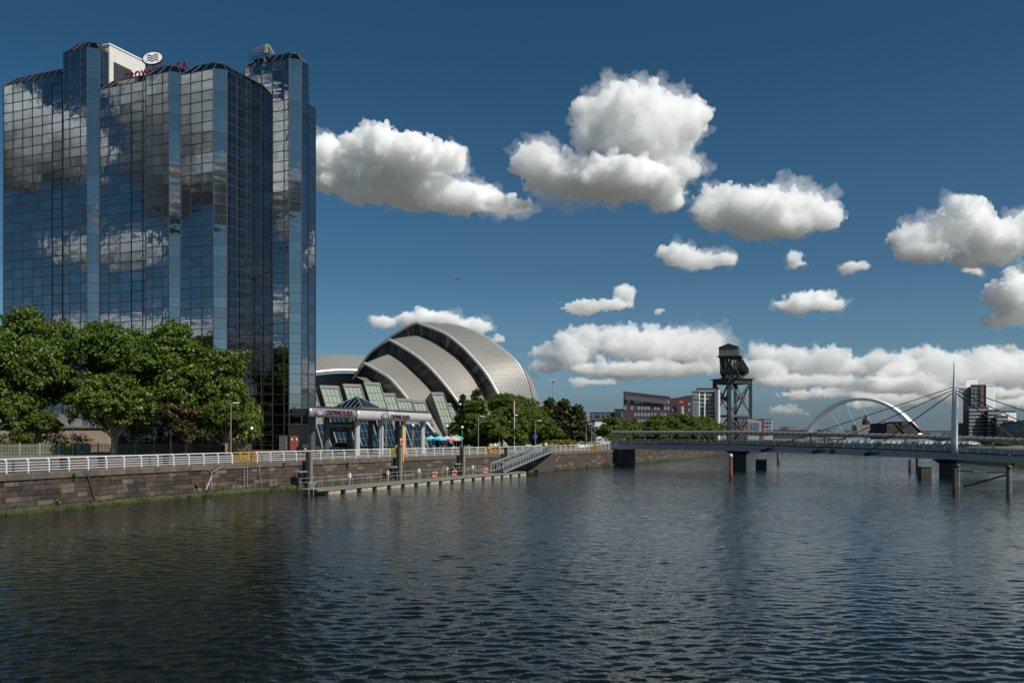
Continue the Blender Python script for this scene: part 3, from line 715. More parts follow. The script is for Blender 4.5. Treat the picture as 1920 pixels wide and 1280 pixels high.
# ------------------------------------------------------------------ the shell hall
def shell_mat():
    m = bpy.data.materials.new('satin_aluminium_cladding'); m.use_nodes = True
    t = m.node_tree; b = t.nodes['Principled BSDF']; L = t.links
    b.inputs['Metallic'].default_value = .7; b.inputs['Roughness'].default_value = .36
    b.inputs['Anisotropic'].default_value = .3
    uv = t.nodes.new('ShaderNodeUVMap'); uv.uv_map = 'UVMap'
    mp = t.nodes.new('ShaderNodeMapping'); mp.inputs['Scale'].default_value = (1.0, 9.0, 1); L.new(uv.outputs[0], mp.inputs[0])
    n = t.nodes.new('ShaderNodeTexNoise'); n.inputs['Scale'].default_value = 26; n.inputs['Detail'].default_value = 4; L.new(mp.outputs[0], n.inputs['Vector'])
    r = t.nodes.new('ShaderNodeValToRGB'); L.new(n.outputs[0], r.inputs[0])
    r.color_ramp.elements[0].position = .3; r.color_ramp.elements[0].color = (.47, .43, .375, 1); r.color_ramp.elements[1].position = .7; r.color_ramp.elements[1].color = (.62, .57, .50, 1)
    sx = t.nodes.new('ShaderNodeSeparateXYZ'); L.new(uv.outputs[0], sx.inputs[0])
    def joint(sock, n_, w_):
        m1 = t.nodes.new('ShaderNodeMath'); m1.operation = 'MULTIPLY'; L.new(sock, m1.inputs[0]); m1.inputs[1].default_value = n_
        m2 = t.nodes.new('ShaderNodeMath'); m2.operation = 'FRACT'; L.new(m1.outputs[0], m2.inputs[0]); m3 = t.nodes.new('ShaderNodeMath'); m3.operation = 'LESS_THAN'; L.new(m2.outputs[0], m3.inputs[0]); m3.inputs[1].default_value = w_; return m3.outputs[0]
    ja_ = t.nodes.new('ShaderNodeMath'); ja_.operation = 'MAXIMUM'; L.new(joint(sx.outputs[1], 64.0, .12), ja_.inputs[0]); L.new(joint(sx.outputs[0], 9.0, .04), ja_.inputs[1])
    mj = t.nodes.new('ShaderNodeMix'); mj.data_type = 'RGBA'; mj.blend_type = 'MULTIPLY'; mf = t.nodes.new('ShaderNodeMath'); mf.operation = 'MULTIPLY'; mf.inputs[1].default_value = .3; L.new(ja_.outputs[0], mf.inputs[0]); L.new(mf.outputs[0], mj.inputs[0]); L.new(r.outputs[0], mj.inputs[6]); mj.inputs[7].default_value = (.4, .4, .4, 1)
    L.new(mj.outputs[2], b.inputs['Base Color'])
    r2 = t.nodes.new('ShaderNodeMapRange'); r2.inputs[3].default_value = .3; r2.inputs[4].default_value = .44; L.new(n.outputs[0], r2.inputs[0]); L.new(r2.outputs[0], b.inputs['Roughness'])
    w = t.nodes.new('ShaderNodeTexWave'); w.wave_type = 'BANDS'; w.bands_direction = 'Y'; w.inputs['Scale'].default_value = 11; L.new(uv.outputs[0], w.inputs['Vector'])
    bp = t.nodes.new('ShaderNodeBump'); bp.inputs['Distance'].default_value = .02; bp.inputs['Strength'].default_value = .5; L.new(w.outputs[0], bp.inputs['Height']); L.new(bp.outputs[0], b.inputs['Normal'])
    return m
MT['shell'] = shell_mat()
TH = R(40); TLT = R(9)
AX = Vector((math.sin(TH), math.cos(TH), 0)); LT = Vector((math.cos(TH), -math.sin(TH), 0))
UP = Vector((-math.sin(TH) * math.sin(TLT), -math.cos(TH) * math.sin(TLT), math.cos(TLT))); NRM = LT.cross(UP)
def zz(x, y): return (580 + x / 4, 580 + y / 4)              # enlarged view of the hall -> frame pixels
def to_plane(px, py, P):
    r = Vector(((px - 960) / F, 1, (HZ - py) / F)); c = Vector((0, 0, CH))
    return c + r * ((P - c).dot(NRM) / r.dot(NRM))
def resample(pts, n):
    L_ = [0]
    for a, b in zip(pts, pts[1:]): L_.append(L_[-1] + (b - a).length)
    out = []
    for i in range(n):
        s = L_[-1] * i / (n - 1)
        for k in range(len(pts) - 1):
            if L_[k + 1] >= s - 1e-6:
                out.append(pts[k].lerp(pts[k + 1], (s - L_[k]) / max(1e-6, L_[k + 1] - L_[k]))); break
    return out
def spl(pts, n):
    """smooth curve through 3-D points"""
    out = []
    for i in range(len(pts) - 1):
        p0, p1, p2, p3 = pts[max(i - 1, 0)], pts[i], pts[i + 1], pts[min(i + 2, len(pts) - 1)]
        for k in range(8):
            t = k / 8; out.append(.5 * ((2 * p1) + (p2 - p0) * t + (2 * p0 - 5 * p1 + 4 * p2 - p3) * t * t + (3 * p1 - p0 - 3 * p2 + p3) * t ** 3))
    out.append(pts[-1]); return resample(out, n)
NS = 20
class Rib:
    """a pointed arch in its own leaning plane: right half and left half from the ridge down"""
    def __init__(s, peak, depth, right, left=None):
        s.P = W(peak[0], peak[1], depth)
        rr = [s.P] + [to_plane(*q, s.P) for q in right]
        s.r = spl(rr, NS)
        if left: s.l = spl([s.P] + [to_plane(*q, s.P) for q in left], NS)
        else: s.l = [q - LT * (2 * (q - s.P).dot(LT)) for q in s.r]
    def ext(s):
        """carry both feet down to the ground"""
        for h in (s.r, s.l):
            d = (h[-1] - h[-3]).normalized()
            k = (h[-1].z - GZ) / max(.3, -d.z); h.append(h[-1] + d * k)
    @property
    def all(s): return s.l[::-1] + s.r[1:]
G1 = Rib((782, 605), 262, [zz(1000, 170), zz(1110, 245), zz(1200, 330), zz(1330, 480), zz(1425, 645)], [zz(760, 120), zz(680, 165), zz(600, 215), zz(520, 280), zz(450, 360), zz(400, 420), zz(340, 490), zz(307, 560)])
G2 = Rib((731, 637), 252.5, [zz(740, 305), zz(870, 400), zz(1010, 550), zz(1130, 710)], [zz(540, 265), zz(470, 320), zz(420, 380), zz(345, 490)])
G3 = Rib((684.5, 681), 244, [zz(500, 450), zz(600, 510), zz(680, 595), zz(742, 672)], [zz(390, 435), zz(355, 485), zz(328, 540)])
E1 = Rib(zz(830, 195), 262.6, [zz(930, 235), zz(1000, 275), zz(1100, 345), zz(1170, 410), zz(1260, 525), zz(1340, 680)])
E2 = Rib(zz(607, 330), 253.1, [zz(700, 390), zz(800, 480), zz(900, 580), zz(985, 690)])
E3 = Rib(zz(440, 512), 244.6, [zz(500, 560), zz(560, 632)])
B1 = Rib(zz(1010, 106), 274.5, [zz(1150, 132), zz(1300, 196), zz(1400, 262), zz(1535, 372), zz(1600, 470), zz(1640, 580), zz(1662, 690)])
B1b = Rib(zz(1060, 150), 275.0, [zz(1300, 230), zz(1430, 300), zz(1530, 366), zz(1600, 440), zz(1655, 580), zz(1678, 690)])
B2 = Rib(zz(1200, 230), 287, [zz(1400, 300), zz(1535, 366), zz(1640, 480), zz(1700, 600), zz(1745, 742)])
F4 = Rib((668, 706), 238, [zz(400, 530), zz(470, 580), zz(520, 640)])
for r_ in (G1, G2, G3, E1, E2, E3, B1, B1b, B2, F4): r_.ext()
hall = thing('shell_hall', 'silver concert hall of overlapping curved metal shells behind glass bays', 'building', (W(790, 800, 262).x, 262, GZ))
def loft(name, A, B, m, bulge=.0, nv=6, par=hall):
    a, b = A.all, B.all; n = len(a); me = MB(); uvs = []
    for j in range(nv + 1):
        t = j / nv
        for i in range(n):
            p = a[i].lerp(b[i], t); p = p + Vector((0, 0, bulge * 4 * t * (1 - t))); me.v.append(tuple(p)); uvs.append((t, i / (n - 1)))
    for j in range(nv):
        for i in range(n - 1): me.f.append((j * n + i, j * n + i + 1, (j + 1) * n + i + 1, (j + 1) * n + i)); me.m.append(0)
    o = me.build(name, m, par, smooth=True)
    ul = o.data.uv_layers.new(name='UVMap')
    ul.data.foreach_set('uv', [c for lp in o.data.loops for c in uvs[lp.vertex_index]])
    # crease on the ridge
    return o
shells = []
for (A, B, bg) in ((G1, B1, .25), (G2, E1, .2), (G3, E2, .15), (F4, E3, .0), (B1b, B2, .1)):
    shells.append(loft('shell', A, B, MT['shell'], bg))
trim = mat('pale_rim', (.55, .54, .52), .45, .4, var=.08)
for sh, G in zip(shells[:3], (G1, G2, G3)):
    q = MB(); q.tube([p - AX * .12 for p in G.all], .42, 6); q.build('rim', trim, sh, smooth=True)
q = MB(); q.tube([p + AX * .1 for p in B1.all], .3, 6); q.build('rim', trim, shells[0], smooth=True)
gm = [mat('gable_panel_dark', (.022, .025, .028), .35, .2), mat('gable_panel_mid', (.06, .068, .074), .35, .3), mat('gable_panel_pale', (.115, .125, .13), .35, .3)]
for G, E in ((G1, E1), (G2, E2), (G3, E3)):
    n = len(G.all); step = 1
    for i in range(0, n - 1):
        j = i + 1; bk = AX * .5
        a, b, c, d = G.all[i] + bk, G.all[j] + bk, E.all[j] - AX * .1, E.all[i] - AX * .1
        q = MB(); th = AX * .12
        q.add([a, b, c, d, a + th, b + th, c + th, d + th], [(0, 1, 2, 3), (7, 6, 5, 4), (0, 4, 5, 1), (1, 5, 6, 2), (2, 6, 7, 3), (3, 7, 4, 0)])
        q.build('gable_panel', gm[rng.choice((0, 0, 0, 1, 1, 2))], hall)
    q = MB()
    for i in range(0, n): q.bar(G.all[i] + AX * .42, E.all[i] - AX * .2, .12, .12)
    q.build('gable_bars', MT['dark_steel'], hall, kind='stuff')
# back wall closing the last shell
q = MB(); q.add([tuple(p + AX * .05) for p in B2.all], [tuple(range(len(B2.all)))]); q.build('wall', gm[1], hall)
# the low wing with a curved roof running behind the tower
wing = thing('curved_roof_wing', 'low curved grey roof running from the shell hall behind the glass tower', 'building', (-70, 262, GZ))
rows_ = []
for k in range(7):
    t = k / 6; a = W(500, 716 - 2, 250); b = W(690, 701, 262)
    a2 = W(500, 712, 250) ; ey = 4 * t
    rows_.append([W(520, 714, 250).lerp(W(700, 697, 262), u) + Vector((-6 * t, 26 * t, 6.8 * math.sin(t * 1.45))) + Vector((0, 0, 1.4 * math.sin(u * 3.14))) for u in [i / 12 for i in range(13)]])
q = MB()
for r_ in rows_: q.v += [tuple(p) for p in r_]
for k in range(6):
    for i in range(12): q.f.append((k * 13 + i, k * 13 + i + 1, (k + 1) * 13 + i + 1, (k + 1) * 13 + i)); q.m.append(0)
ro = q.build('roof', mat('grey_metal_roof', (.42, .39, .35), .45, .5, var=.06, scale=.4), wing, smooth=True)
q = MB(); q.tube([p + Vector((0, -.2, 0)) for p in rows_[0]], .5, 6); q.build('fascia', trim, ro)
q = MB()
for i in range(12):
    a, b = rows_[0][i] + Vector((-.5, 3, -.6)), rows_[0][i + 1] + Vector((-.5, 3, -.6)); q.quad(a, b, (b.x, b.y, GZ), (a.x, a.y, GZ))
q.build('wall', gm[1], wing)
# ------------------------------------------------------------------ sloping glass foyer bays
B0 = Vector((-45, 210, GZ)); WD = Vector((.8, .6, 0)); NI = Vector((-.6, .8, 0)); SL = (NI * .66 + Vector((0, 0, 1))).normalized(); FN = WD.cross(SL)
def fz(x, y): return (560 + x / 5.334, 700 + y / 5.334)
def to_facade(px, py):
    r = Vector(((px - 960) / F, 1, (HZ - py) / F)); c = Vector((0, 0, CH)); p = c + r * ((B0 - c).dot(FN) / r.dot(FN)); return (p - B0).dot(WD), (p - B0).dot(SL)
frit = [mat('fritted_green_glass', (.235, .285, .225), .22, var=.12, scale=.7, coat=.6), mat('fritted_grey_glass', (.16, .19, .165), .2, var=.15, scale=.7, coat=.6)]
blue_g = mirror_glass('foyer_blue_glass', (.12, .17, .21), .03, .006)
bay_frame = mat('foyer_grey_frame', (.11, .115, .11), .55, .2, var=.12, scale=.6); bay_side = mat('foyer_bay_side', (.085, .088, .085), .6, .1, var=.15)
bays = [((70, 175), (165, 172), 0), ((195, 140), (385, 152), .7), ((425, 125), (608, 137), .7), ((635, 108), (803, 127), .7), ((815, 204), (957, 216), .2), ((962, 254), (1122, 268), 0), ((1128, 270), (1262, 280), 0), ((1297, 220), (1422, 232), 1.3), ((1430, 304), (1542, 310), .2), ((1548, 306), (1660, 318), 0), ((1668, 322), (1790, 330), 0)]
foyer = thing('glass_foyer', 'row of leaning green and blue glass bays in front of the shell hall', 'building', tuple(B0 + WD * 20))
pm_cache = {}
for bi, (tl_, tr_, proud) in enumerate(bays):
    s0, r0 = to_facade(*fz(*tl_)); s1, r1_ = to_facade(*fz(*tr_)); rt = max(r0, r1_)
    o_ = FN * (proud if FN.y < 0 else -proud); fn = FN if FN.y < 0 else -FN
    P = lambda s, r, k=0.0: B0 + WD * s + SL * r + fn * (proud + k)
    bay = MB()
    dep = 3.0 + proud
    vs = [P(s0, 0), P(s1, 0), P(s1, rt), P(s0, rt), P(s0, 0, -dep), P(s1, 0, -dep), P(s1, rt, -dep), P(s0, rt, -dep)]
    bay.add(vs, [(0, 1, 2, 3), (7, 6, 5, 4), (0, 3, 7, 4), (1, 5, 6, 2), (3, 2, 6, 7)])
    bo = bay.build('glass_bay', bay_side, foyer)
    fr = MB(); nc = max(2, int(round((s1 - s0) / 1.15))); nr = max(5, int(round(rt / 2.3)))
    m0 = .3; cw = (s1 - s0 - 2 * m0) / nc; rh = (rt - .9) / nr
    for c in range(nc + 1): fr.bar(P(s0 + m0 + cw * c, 0, .06), P(s0 + m0 + cw * c, rt - .8, .06), .07, .1, up=fn)
    for r in range(nr + 1): fr.bar(P(s0 + m0, rh * r + .06, .06), P(s1 - m0, rh * r + .06, .06), .08, .1, up=fn)
    fr.bar(P(s0 + .14, 0, .1), P(s0 + .14, rt, .1), .3, .3, up=fn); fr.bar(P(s1 - .14, 0, .1), P(s1 - .14, rt, .1), .3, .3, up=fn); fr.bar(P(s0, rt - .4, .12), P(s1, rt - .4, .12), .85, .3, up=fn)
    fr.build('frame', bay_frame, bo)
    for c in range(nc):
        for r in range(nr):
            hz_ = rh * (r + .5)
            mt_ = blue_g if r < nr * .42 else (frit[0] if (r >= nr * .55 or bi > 6) else frit[1])
            if bi == 7 and r < nr * .42: mt_ = frit[1]
            a = s0 + m0 + cw * c + .07; b = a + cw - .14; u = rh * r + .14; v = u + rh - .15; j = rng.gauss(0, .012)
            q = MB(); q.add([P(a, u, .02 + j), P(b, u, .02 - j), P(b, v, .02 + j), P(a, v, .02 - j), P(a, u, -.03), P(b, u, -.03), P(b, v, -.03), P(a, v, -.03)], [(0, 1, 2, 3), (0, 4, 5, 1), (1, 5, 6, 2), (2, 6, 7, 3), (3, 7, 4, 0)])
            q.build('pane', mt_, bo)
# ------------------------------------------------------------------ hotel entrance canopy
C0 = Vector((-22.6, 133.0)); cA = on_line(C0, D2, 579); cB = on_line(C0, D2, 806); cM = on_line(C0, D2, 666)
can = thing('entrance_canopy', 'grey entrance canopy on round columns with purple lettering', 'canopy', (C0.x, C0.y, GZ))
ctop = CH + 3.64; cN = Vector((D2.y, -D2.x))
silver = mat('silver_fascia', (.52, .51, .50), .4, .25, var=.06, scale=.5); grey_f = mat('steel_fascia', (.36, .36, .36), .36, .5, var=.08, scale=.6)
def rounded(a, b, z0, z1, proud, m, name, nseg=6):
    """long panel with bull-nosed top and bottom and rounded ends"""
    q = MB(); prof = []; h = (z1 - z0) / 2
    for k in range(nseg + 1):
        an = -math.pi / 2 + math.pi * k / nseg; prof.append((math.cos(an) * .45, math.sin(an) * h))
    d = (b - a).normalized(); n = len(prof); L_ = (b - a).length; st = [(0, .55), (.18, .82), (.45, 1), (L_ - .45, 1), (L_ - .18, .82), (L_, .55)]
    for (x, k) in st:
        for (o, z) in prof: p = a + d * x + cN * (proud + o * k); q.v.append((p.x, p.y, (z0 + z1) / 2 + z * (.62 + .38 * k)))
    for i in range(len(st) - 1):
        for k in range(n - 1): q.f.append((i * n + k, (i + 1) * n + k, (i + 1) * n + k + 1, i * n + k + 1)); q.m.append(0)
    q.f.append(tuple(range(n))); q.m.append(0); q.f.append(tuple((len(st) - 1) * n + k for k in range(n))[::-1]); q.m.append(0)
    for i in range(len(st) - 1):   # back
        q.f.append((i * n, i * n + n - 1, (i + 1) * n + n - 1, (i + 1) * n)); q.m.append(0)
    return q.build(name, m, can)
fa = rounded(cA, cM, ctop - 1.25, ctop, .0, grey_f, 'steel_fascia'); fb = rounded(cM + D2 * .2, cB, ctop - 1.45, ctop - .05, .12, silver, 'silver_fascia')
q = MB(); w_ = 11.0
pA, pB = cA + D1 * 0.1, cB + D1 * .1
rdl = pA.normalized()
q.prism([tuple(pA + rdl * .3), tuple(pB), tuple(pB + D1 * w_ * .5), tuple(cM + D1 * w_ * .5), tuple(cM + D1 * w_), tuple(pA + rdl * 14)], ctop - .9, ctop + .28); q.build('roof_slab', MT['dark_steel'], can)
# skylight pyramid
sk = W(682, 740, 142); c_ = cM + D2 * 5.5 + D1 * 3.2; sa = 3.0; bz = ctop + .3
pc = [c_ + D2 * sa * x + D1 * sa * .95 * y for x, y in ((-1, -1), (1, -1), (1, 1), (-1, 1))]
q = MB(); ap = (c_.x, c_.y, bz + 1.95)
for i in range(4):
    a, b = pc[i], pc[(i + 1) % 4]; q.add([(a.x, a.y, bz), (b.x, b.y, bz), ap], [(0, 2, 1)])
so = q.build('skylight', mirror_glass('skylight_glass', (.10, .14, .2), .06), can)
q = MB()
for i in range(4):
    a, b = pc[i], pc[(i + 1) % 4]; q.bar((a.x, a.y, bz), ap, .12); q.bar((a.x, a.y, bz), (b.x, b.y, bz), .2, .3)
    for k in range(1, 7):
        p = a.lerp(b, k / 7); t = 1 - abs(k / 7 - .5) * 2; e = (a.lerp(b, .5)).lerp(Vector((c_.x, c_.y)), t); e2_ = p + (Vector((c_.x, c_.y)) - (a + b) / 2) * t
        q.bar((p.x, p.y, bz + .02), (e2_.x, e2_.y, bz + 1.95 * t + .02), .06)
q.build('skylight_ribs', MT['grey_steel'], so)
colm = MB(); colm.lathe((0, 0, 0), [(.42, 0), (.42, ctop - GZ - 1.0)], 16); cme = colm.mesh('column', mat('pale_grey_column', (.40, .40, .40), .5, var=.06, scale=.5), smooth=False)
for px in (669.5, 714, 756, 792): p = on_line(C0 + D1 * .9, D2, px); inst('column', cme, (p.x, p.y, GZ), can)
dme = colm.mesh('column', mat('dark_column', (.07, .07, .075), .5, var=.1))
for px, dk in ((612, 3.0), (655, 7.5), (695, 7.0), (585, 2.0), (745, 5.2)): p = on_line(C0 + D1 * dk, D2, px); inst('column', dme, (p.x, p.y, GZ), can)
def fascia_text(px, py, size, base, par, txt, sp=1.0):
    p = on_line(base, D2, px); zc = CH + (HZ - py) * p.y / F
    o = inst('lettering', text_mesh(txt, size, PURPLE, .05, sp, .012), (p.x, p.y, zc), par); upright(o, D2); return p, zc
fascia_text(637, 774, .86, C0 + cN * .5, fa, 'CROWNE PLAZA', 1.0); fascia_text(751, 781.5, .78, C0 + cN * .64, fb, 'CROWNE PLAZA', 1.0)
def oval(px, py, rx, rz, base, par):
    p = on_line(base, D2, px); zc = CH + (HZ - py) * p.y / F
    for k, m_, o_ in ((1.0, PURPLE, 0), (.82, MT['white_paint'], .03), (.72, PURPLE, .06)):
        q = MB(); vs = [(p.x + D2.x * x * rx * k + cN.x * o_, p.y + D2.y * x * rx * k + cN.y * o_, zc + z * rz * k) for x, z in ring]; q.add(vs, [tuple(range(28))]); q.build('logo_disc' , m_, par)
    for z_ in (-.4, 0, .4):
        q = MB(); prev = None
        for k in range(9):
            x = -.5 + .125 * k; zz_ = z_ + .15 * math.sin(k * .8 * math.pi / 2)
            cur = [(p.x + D2.x * x * rx + cN.x * .08, p.y + D2.y * x * rx + cN.y * .08, zc + (zz_ + s_) * rz) for s_ in (-.09, .09)]
            if prev: q.quad(prev[0], cur[0], cur[1], prev[1])
            prev = cur
        q.build('logo_wave', MT['white_paint'], par)
oval(600, 773.5, 1.1, .42, C0 + cN * .5, fa); oval(722, 779.5, 1.1, .45, C0 + cN * .64, fb)
# maroon board hung under the canopy
hb = W(636, 800, 141); bd = thing('hanging_sign', 'dark maroon sign board with pale lettering hung under the canopy', 'sign', (hb.x, hb.y, hb.z - .8))
q = MB(); q.box((hb.x, hb.y, hb.z), (4.2, .15, 1.5), -D1); q.build('board', mat('maroon_board', (.035, .012, .016), .4), bd)
o = inst('lettering', text_mesh('CROWNE PLAZA', .52, MT['white_paint'], .01, 1.0), (hb.x - .387 * .1 + .25, hb.y - .1 - .1, hb.z + .15), bd); upright(o, -D1)
o = inst('lettering', text_mesh('GLASGOW', .2, MT['white_paint'], .01, 1.0), (hb.x - .387 * .1 + .1, hb.y - .1 - .1, hb.z - .35), bd); upright(o, -D1)
q = MB()
for s_ in (-1.7, 1.7): q.bar((hb.x - D1.x * s_, hb.y - D1.y * s_, hb.z + .7), (hb.x - D1.x * s_, hb.y - D1.y * s_, ctop - .9), .08)
q.build('hanger', MT['dark_steel'], bd)
# ------------------------------------------------------------------ trees
def leaf_cloud(lobes, n_cl, per, leaf, rnd, up=.5, cl_r=.75, flat=.7):
    """lobes: (cx,cy,cz,rx,ry,rz). Leaf-sized faces gathered in tufts near the lobes' outer skin"""
    LB = np.array(lobes, float); vol = LB[:, 3] * LB[:, 4] * LB[:, 5]; pick = rnd.choice(len(LB), n_cl, p=vol ** .7 / (vol ** .7).sum())
    d = rnd.normal(size=(n_cl, 3)); d /= np.linalg.norm(d, axis=1)[:, None]; d[:, 2] = np.where(d[:, 2] < -.45, -d[:, 2], d[:, 2])
    rad = 1 - rnd.random(n_cl) ** 2.2 * .55
    c = LB[pick, :3] + d * LB[pick, 3:] * rad[:, None]
    k = n_cl * per
    cc = np.repeat(c, per, 0); dd = np.repeat(d, per, 0)
    crs = np.repeat(rnd.uniform(.55, 1.3, n_cl) * cl_r, per)
    off = rnd.normal(size=(k, 3)); off /= np.linalg.norm(off, axis=1)[:, None]
    off *= (rnd.random(k) ** .5 * crs)[:, None]; off[:, 2] *= flat
    pos = cc + off
    nrm = rnd.normal(size=(k, 3)) * .62 + dd * .55 + off / cl_r * .35 + np.array((0, 0, up)); nrm /= np.linalg.norm(nrm, axis=1)[:, None]
    t = np.cross(nrm, rnd.normal(size=(k, 3))); t /= np.linalg.norm(t, axis=1)[:, None]; b = np.cross(nrm, t)
    s = (leaf * rnd.uniform(.6, 1.3, k))[:, None]
    v = np.stack([pos - t * s, pos - b * s * .62 + nrm * s * .12, pos + t * s, pos + b * s * .62 + nrm * s * .12], 1).reshape(-1, 3)
    return v
def quads_mesh(name, v, m):
    n = len(v) // 4; me = bpy.data.meshes.new(name)
    me.vertices.add(len(v)); me.vertices.foreach_set('co', v.astype(np.float32).ravel())
    me.loops.add(4 * n); me.loops.foreach_set('vertex_index', np.arange(4 * n, dtype=np.int32))
    me.polygons.add(n); me.polygons.foreach_set('loop_start', np.arange(0, 4 * n, 4, dtype=np.int32)); me.polygons.foreach_set('loop_total', np.full(n, 4, np.int32))
    me.update(calc_edges=True); me.materials.append(m); return me
def broad_tree_meshes(seed, m, bark, n_cl=620, per=30, leaf=.036, h0=.26, wide=1.0, nl=9, trunk_r=.022):
    """unit tree: 1 high, crown radius about .36*wide"""
    rnd = np.random.default_rng(seed); lobes = [(0, 0, .62, .24 * wide, .24 * wide, .26)]
    for k in range(nl):
        a = 2 * math.pi * k / nl + rnd.uniform(-.3, .3); z = rnd.uniform(h0 + .13, .80); q = rnd.uniform(.14, .22) * wide; rr = (.26 - .22 * max(0, z - .55)) * wide
        lobes.append((math.cos(a) * rr, math.sin(a) * rr, z, q, q, q * .85 / wide ** .5))
    for k in range(4): lobes.append((rnd.normal() * .09 * wide, rnd.normal() * .09 * wide, rnd.uniform(.8, .86), .12 * wide, .12 * wide, .12))
    v = leaf_cloud(lobes, n_cl, per, leaf, rnd, cl_r=.062)
    crown = quads_mesh('crown', v, m)
    tb = MB(); tb.tube([(0, 0, 0), (.005, 0, .12), (-.004, .006, .3), (0, 0, .55)], [trunk_r * 1.25, trunk_r, trunk_r * .8, trunk_r * .35], 8)
    for (x, y, z, *_r) in lobes[1:nl + 1]:
        zb = rnd.uniform(.16, .36); tb.tube([(0, 0, zb), (x * .45, y * .45, zb + (z - zb) * .45), (x * .95, y * .95, z)], [trunk_r * .5, trunk_r * .32, trunk_r * .1], 5)
    trunk = tb.mesh('trunk', bark, smooth=True)
    return crown, trunk
def conifer_meshes(seed, m, bark, tiers=15, wide=.30, leaf=.03):
    rnd = np.random.default_rng(seed); vs = []
    for k in range(tiers):
        z = .08 + .88 * k / tiers; rr = wide * (1 - z) ** .75 * rnd.uniform(.8, 1.15) + .012; nb = max(6, int(34 * (1 - z)))
        for j in range(nb):
            a = rnd.uniform(0, 6.28); L_ = rr * rnd.uniform(.65, 1.12)
            vs.append(leaf_cloud([(math.cos(a) * L_ * .6, math.sin(a) * L_ * .6, z + rnd.normal() * .012 + .015, L_ * .45 + .01, L_ * .45 + .01, .03)], 4, 18, leaf * .8, rnd, cl_r=.036, up=.2))
    vs.append(leaf_cloud([(0, 0, .97, .012, .012, .04)], 6, 10, leaf * .6, rnd, cl_r=.02))
    tb = MB(); tb.tube([(0, 0, 0), (0, 0, .9)], [.02, .004], 6)
    return quads_mesh('crown', np.concatenate(vs), m), tb.mesh('trunk', bark)
_wo_ = bpy.data.objects.new('ledge_weeds', quads_mesh('ledge_weeds', WEED - np.array(tuple(OFF[qw])), MT['leaf_hedge'])); col.objects.link(_wo_); _wo_.parent = qw; _wo_['kind'] = 'stuff'
KIND = {
 'a': broad_tree_meshes(1, MT['leaf_a'], MT['bark'], n_cl=1500, per=36, leaf=.0132, wide=1.05, h0=.06, nl=14),
 'b': broad_tree_meshes(2, MT['leaf_b'], MT['bark'], n_cl=1500, per=36, leaf=.0132, wide=1.1, h0=.06, nl=15),
 'c': broad_tree_meshes(3, MT['leaf_c'], MT['bark'], n_cl=950, per=32, leaf=.0175, wide=1.15, h0=.05, nl=12),
 'small': broad_tree_meshes(4, MT['leaf_c'], MT['pale_bark'], n_cl=650, per=32, leaf=.019, wide=1.2, h0=.1, nl=11, trunk_r=.03),
 'copper': broad_tree_meshes(5, MT['leaf_red'], MT['pale_bark'], n_cl=420, per=24, leaf=.026, wide=1.35, h0=.16, trunk_r=.035),
 'pine': conifer_meshes(6, MT['leaf_pine'], MT['bark']), 'pine2': conifer_meshes(7, MT['leaf_pine'], MT['bark'], 15, .46),
}
def tree(kind, px, base_d, top_py, width_px, label, group, base_z=GZ, name='broadleaf_tree', rz=None, cat='tree'):
    p = W(px, 0, base_d); h = CH + (HZ - top_py) * base_d / F - base_z; cr, tr = KIND[kind]
    t = thing(name, label, cat, (p.x, p.y, base_z), group)
    nat = {'a': .80, 'b': .84, 'c': .86, 'small': .9, 'copper': .98, 'pine': .54, 'pine2': .7}[kind]
    w = width_px * base_d / F / nat; rot = rng.uniform(0, 6.28) if rz is None else rz
    for nm, me in (('crown', cr), ('trunk', tr)):
        o = inst(nm, me, (p.x, p.y, base_z), t); o.scale = (w, w, h / .97); o.rotation_euler.z = rot
    return t
G = 'tall leafy trees in front of the glass tower'
tree('a', 52, 150, 583, 182, 'tall leafy tree at the left edge of the picture', G, rz=.4)
tree('b', -75, 152, 620, 190, 'leafy tree mostly cut off by the left edge', G, rz=2.0)
tree('b', 226, 152, 607, 158, 'tall leafy tree beside the leftmost one, before the ribbed tower face', G, rz=1.0)
tree('a', 322, 150, 608, 200, 'broadest tall tree right of the gap, covering the tower foot', G, rz=2.6)
tree('c', 420, 148, 658, 118, 'leafy tree stepping down at the right end of the tall row', G, rz=.9)
G2_ = 'young trees along the palisade fence'
tree('small', 212, 142, 702, 140, 'young bright green tree in front of the fence, below the tall row', G2_, rz=.3)
tree('copper', 350, 140, 757, 100, 'small copper-leaved tree with a pale trunk by the fence', G2_, rz=1.1)
tree('small', 424, 139, 752, 84, 'slim young green tree at the end of the palisade fence', G2_, rz=2.2)
tree('small', 72, 146, 772, 84, 'thin open tree with dark branches behind the fence', G2_, rz=3.0)
G3_ = 'round green trees on the riverside lawn'
tree('c', 889, 196, 750, 84, 'round green tree standing closest to the glass foyer', G3_, rz=.2)
tree('c', 941, 188, 762, 84, 'round green tree in the middle of the riverside clump', G3_, rz=1.7)
tree('c', 1000, 196, 762, 96, 'wide green tree at the end of the riverside clump, beside the dark conifer', G3_, rz=2.9)
tree('b', 962, 214, 738, 90, 'dark green tree top showing above the riverside clump', G3_, rz=.6)
G4_ = 'dark conifers beyond the riverside clump'
tree('pine', 894, 222, 733, 62, 'brownish conifer tip behind the round trees near the shell hall', G4_, name='conifer_tree')
tree('pine', 868, 226, 742, 40, 'narrow conifer between the glass foyer and the round trees', G4_, name='conifer_tree')
tree('pine2', 1030, 222, 748, 74, 'dark conifer at the left of the tight conifer group', G4_, name='conifer_tree')
tree('pine2', 1056, 216, 750, 84, 'broad dark conifer in the middle of the conifer group', G4_, name='conifer_tree')
tree('pine2', 1081, 214, 760, 74, 'dark conifer at the right end of the conifer group, nearest the lamp posts', G4_, name='conifer_tree')
G5_ = 'bushy trees along the far quay behind the footbridge'
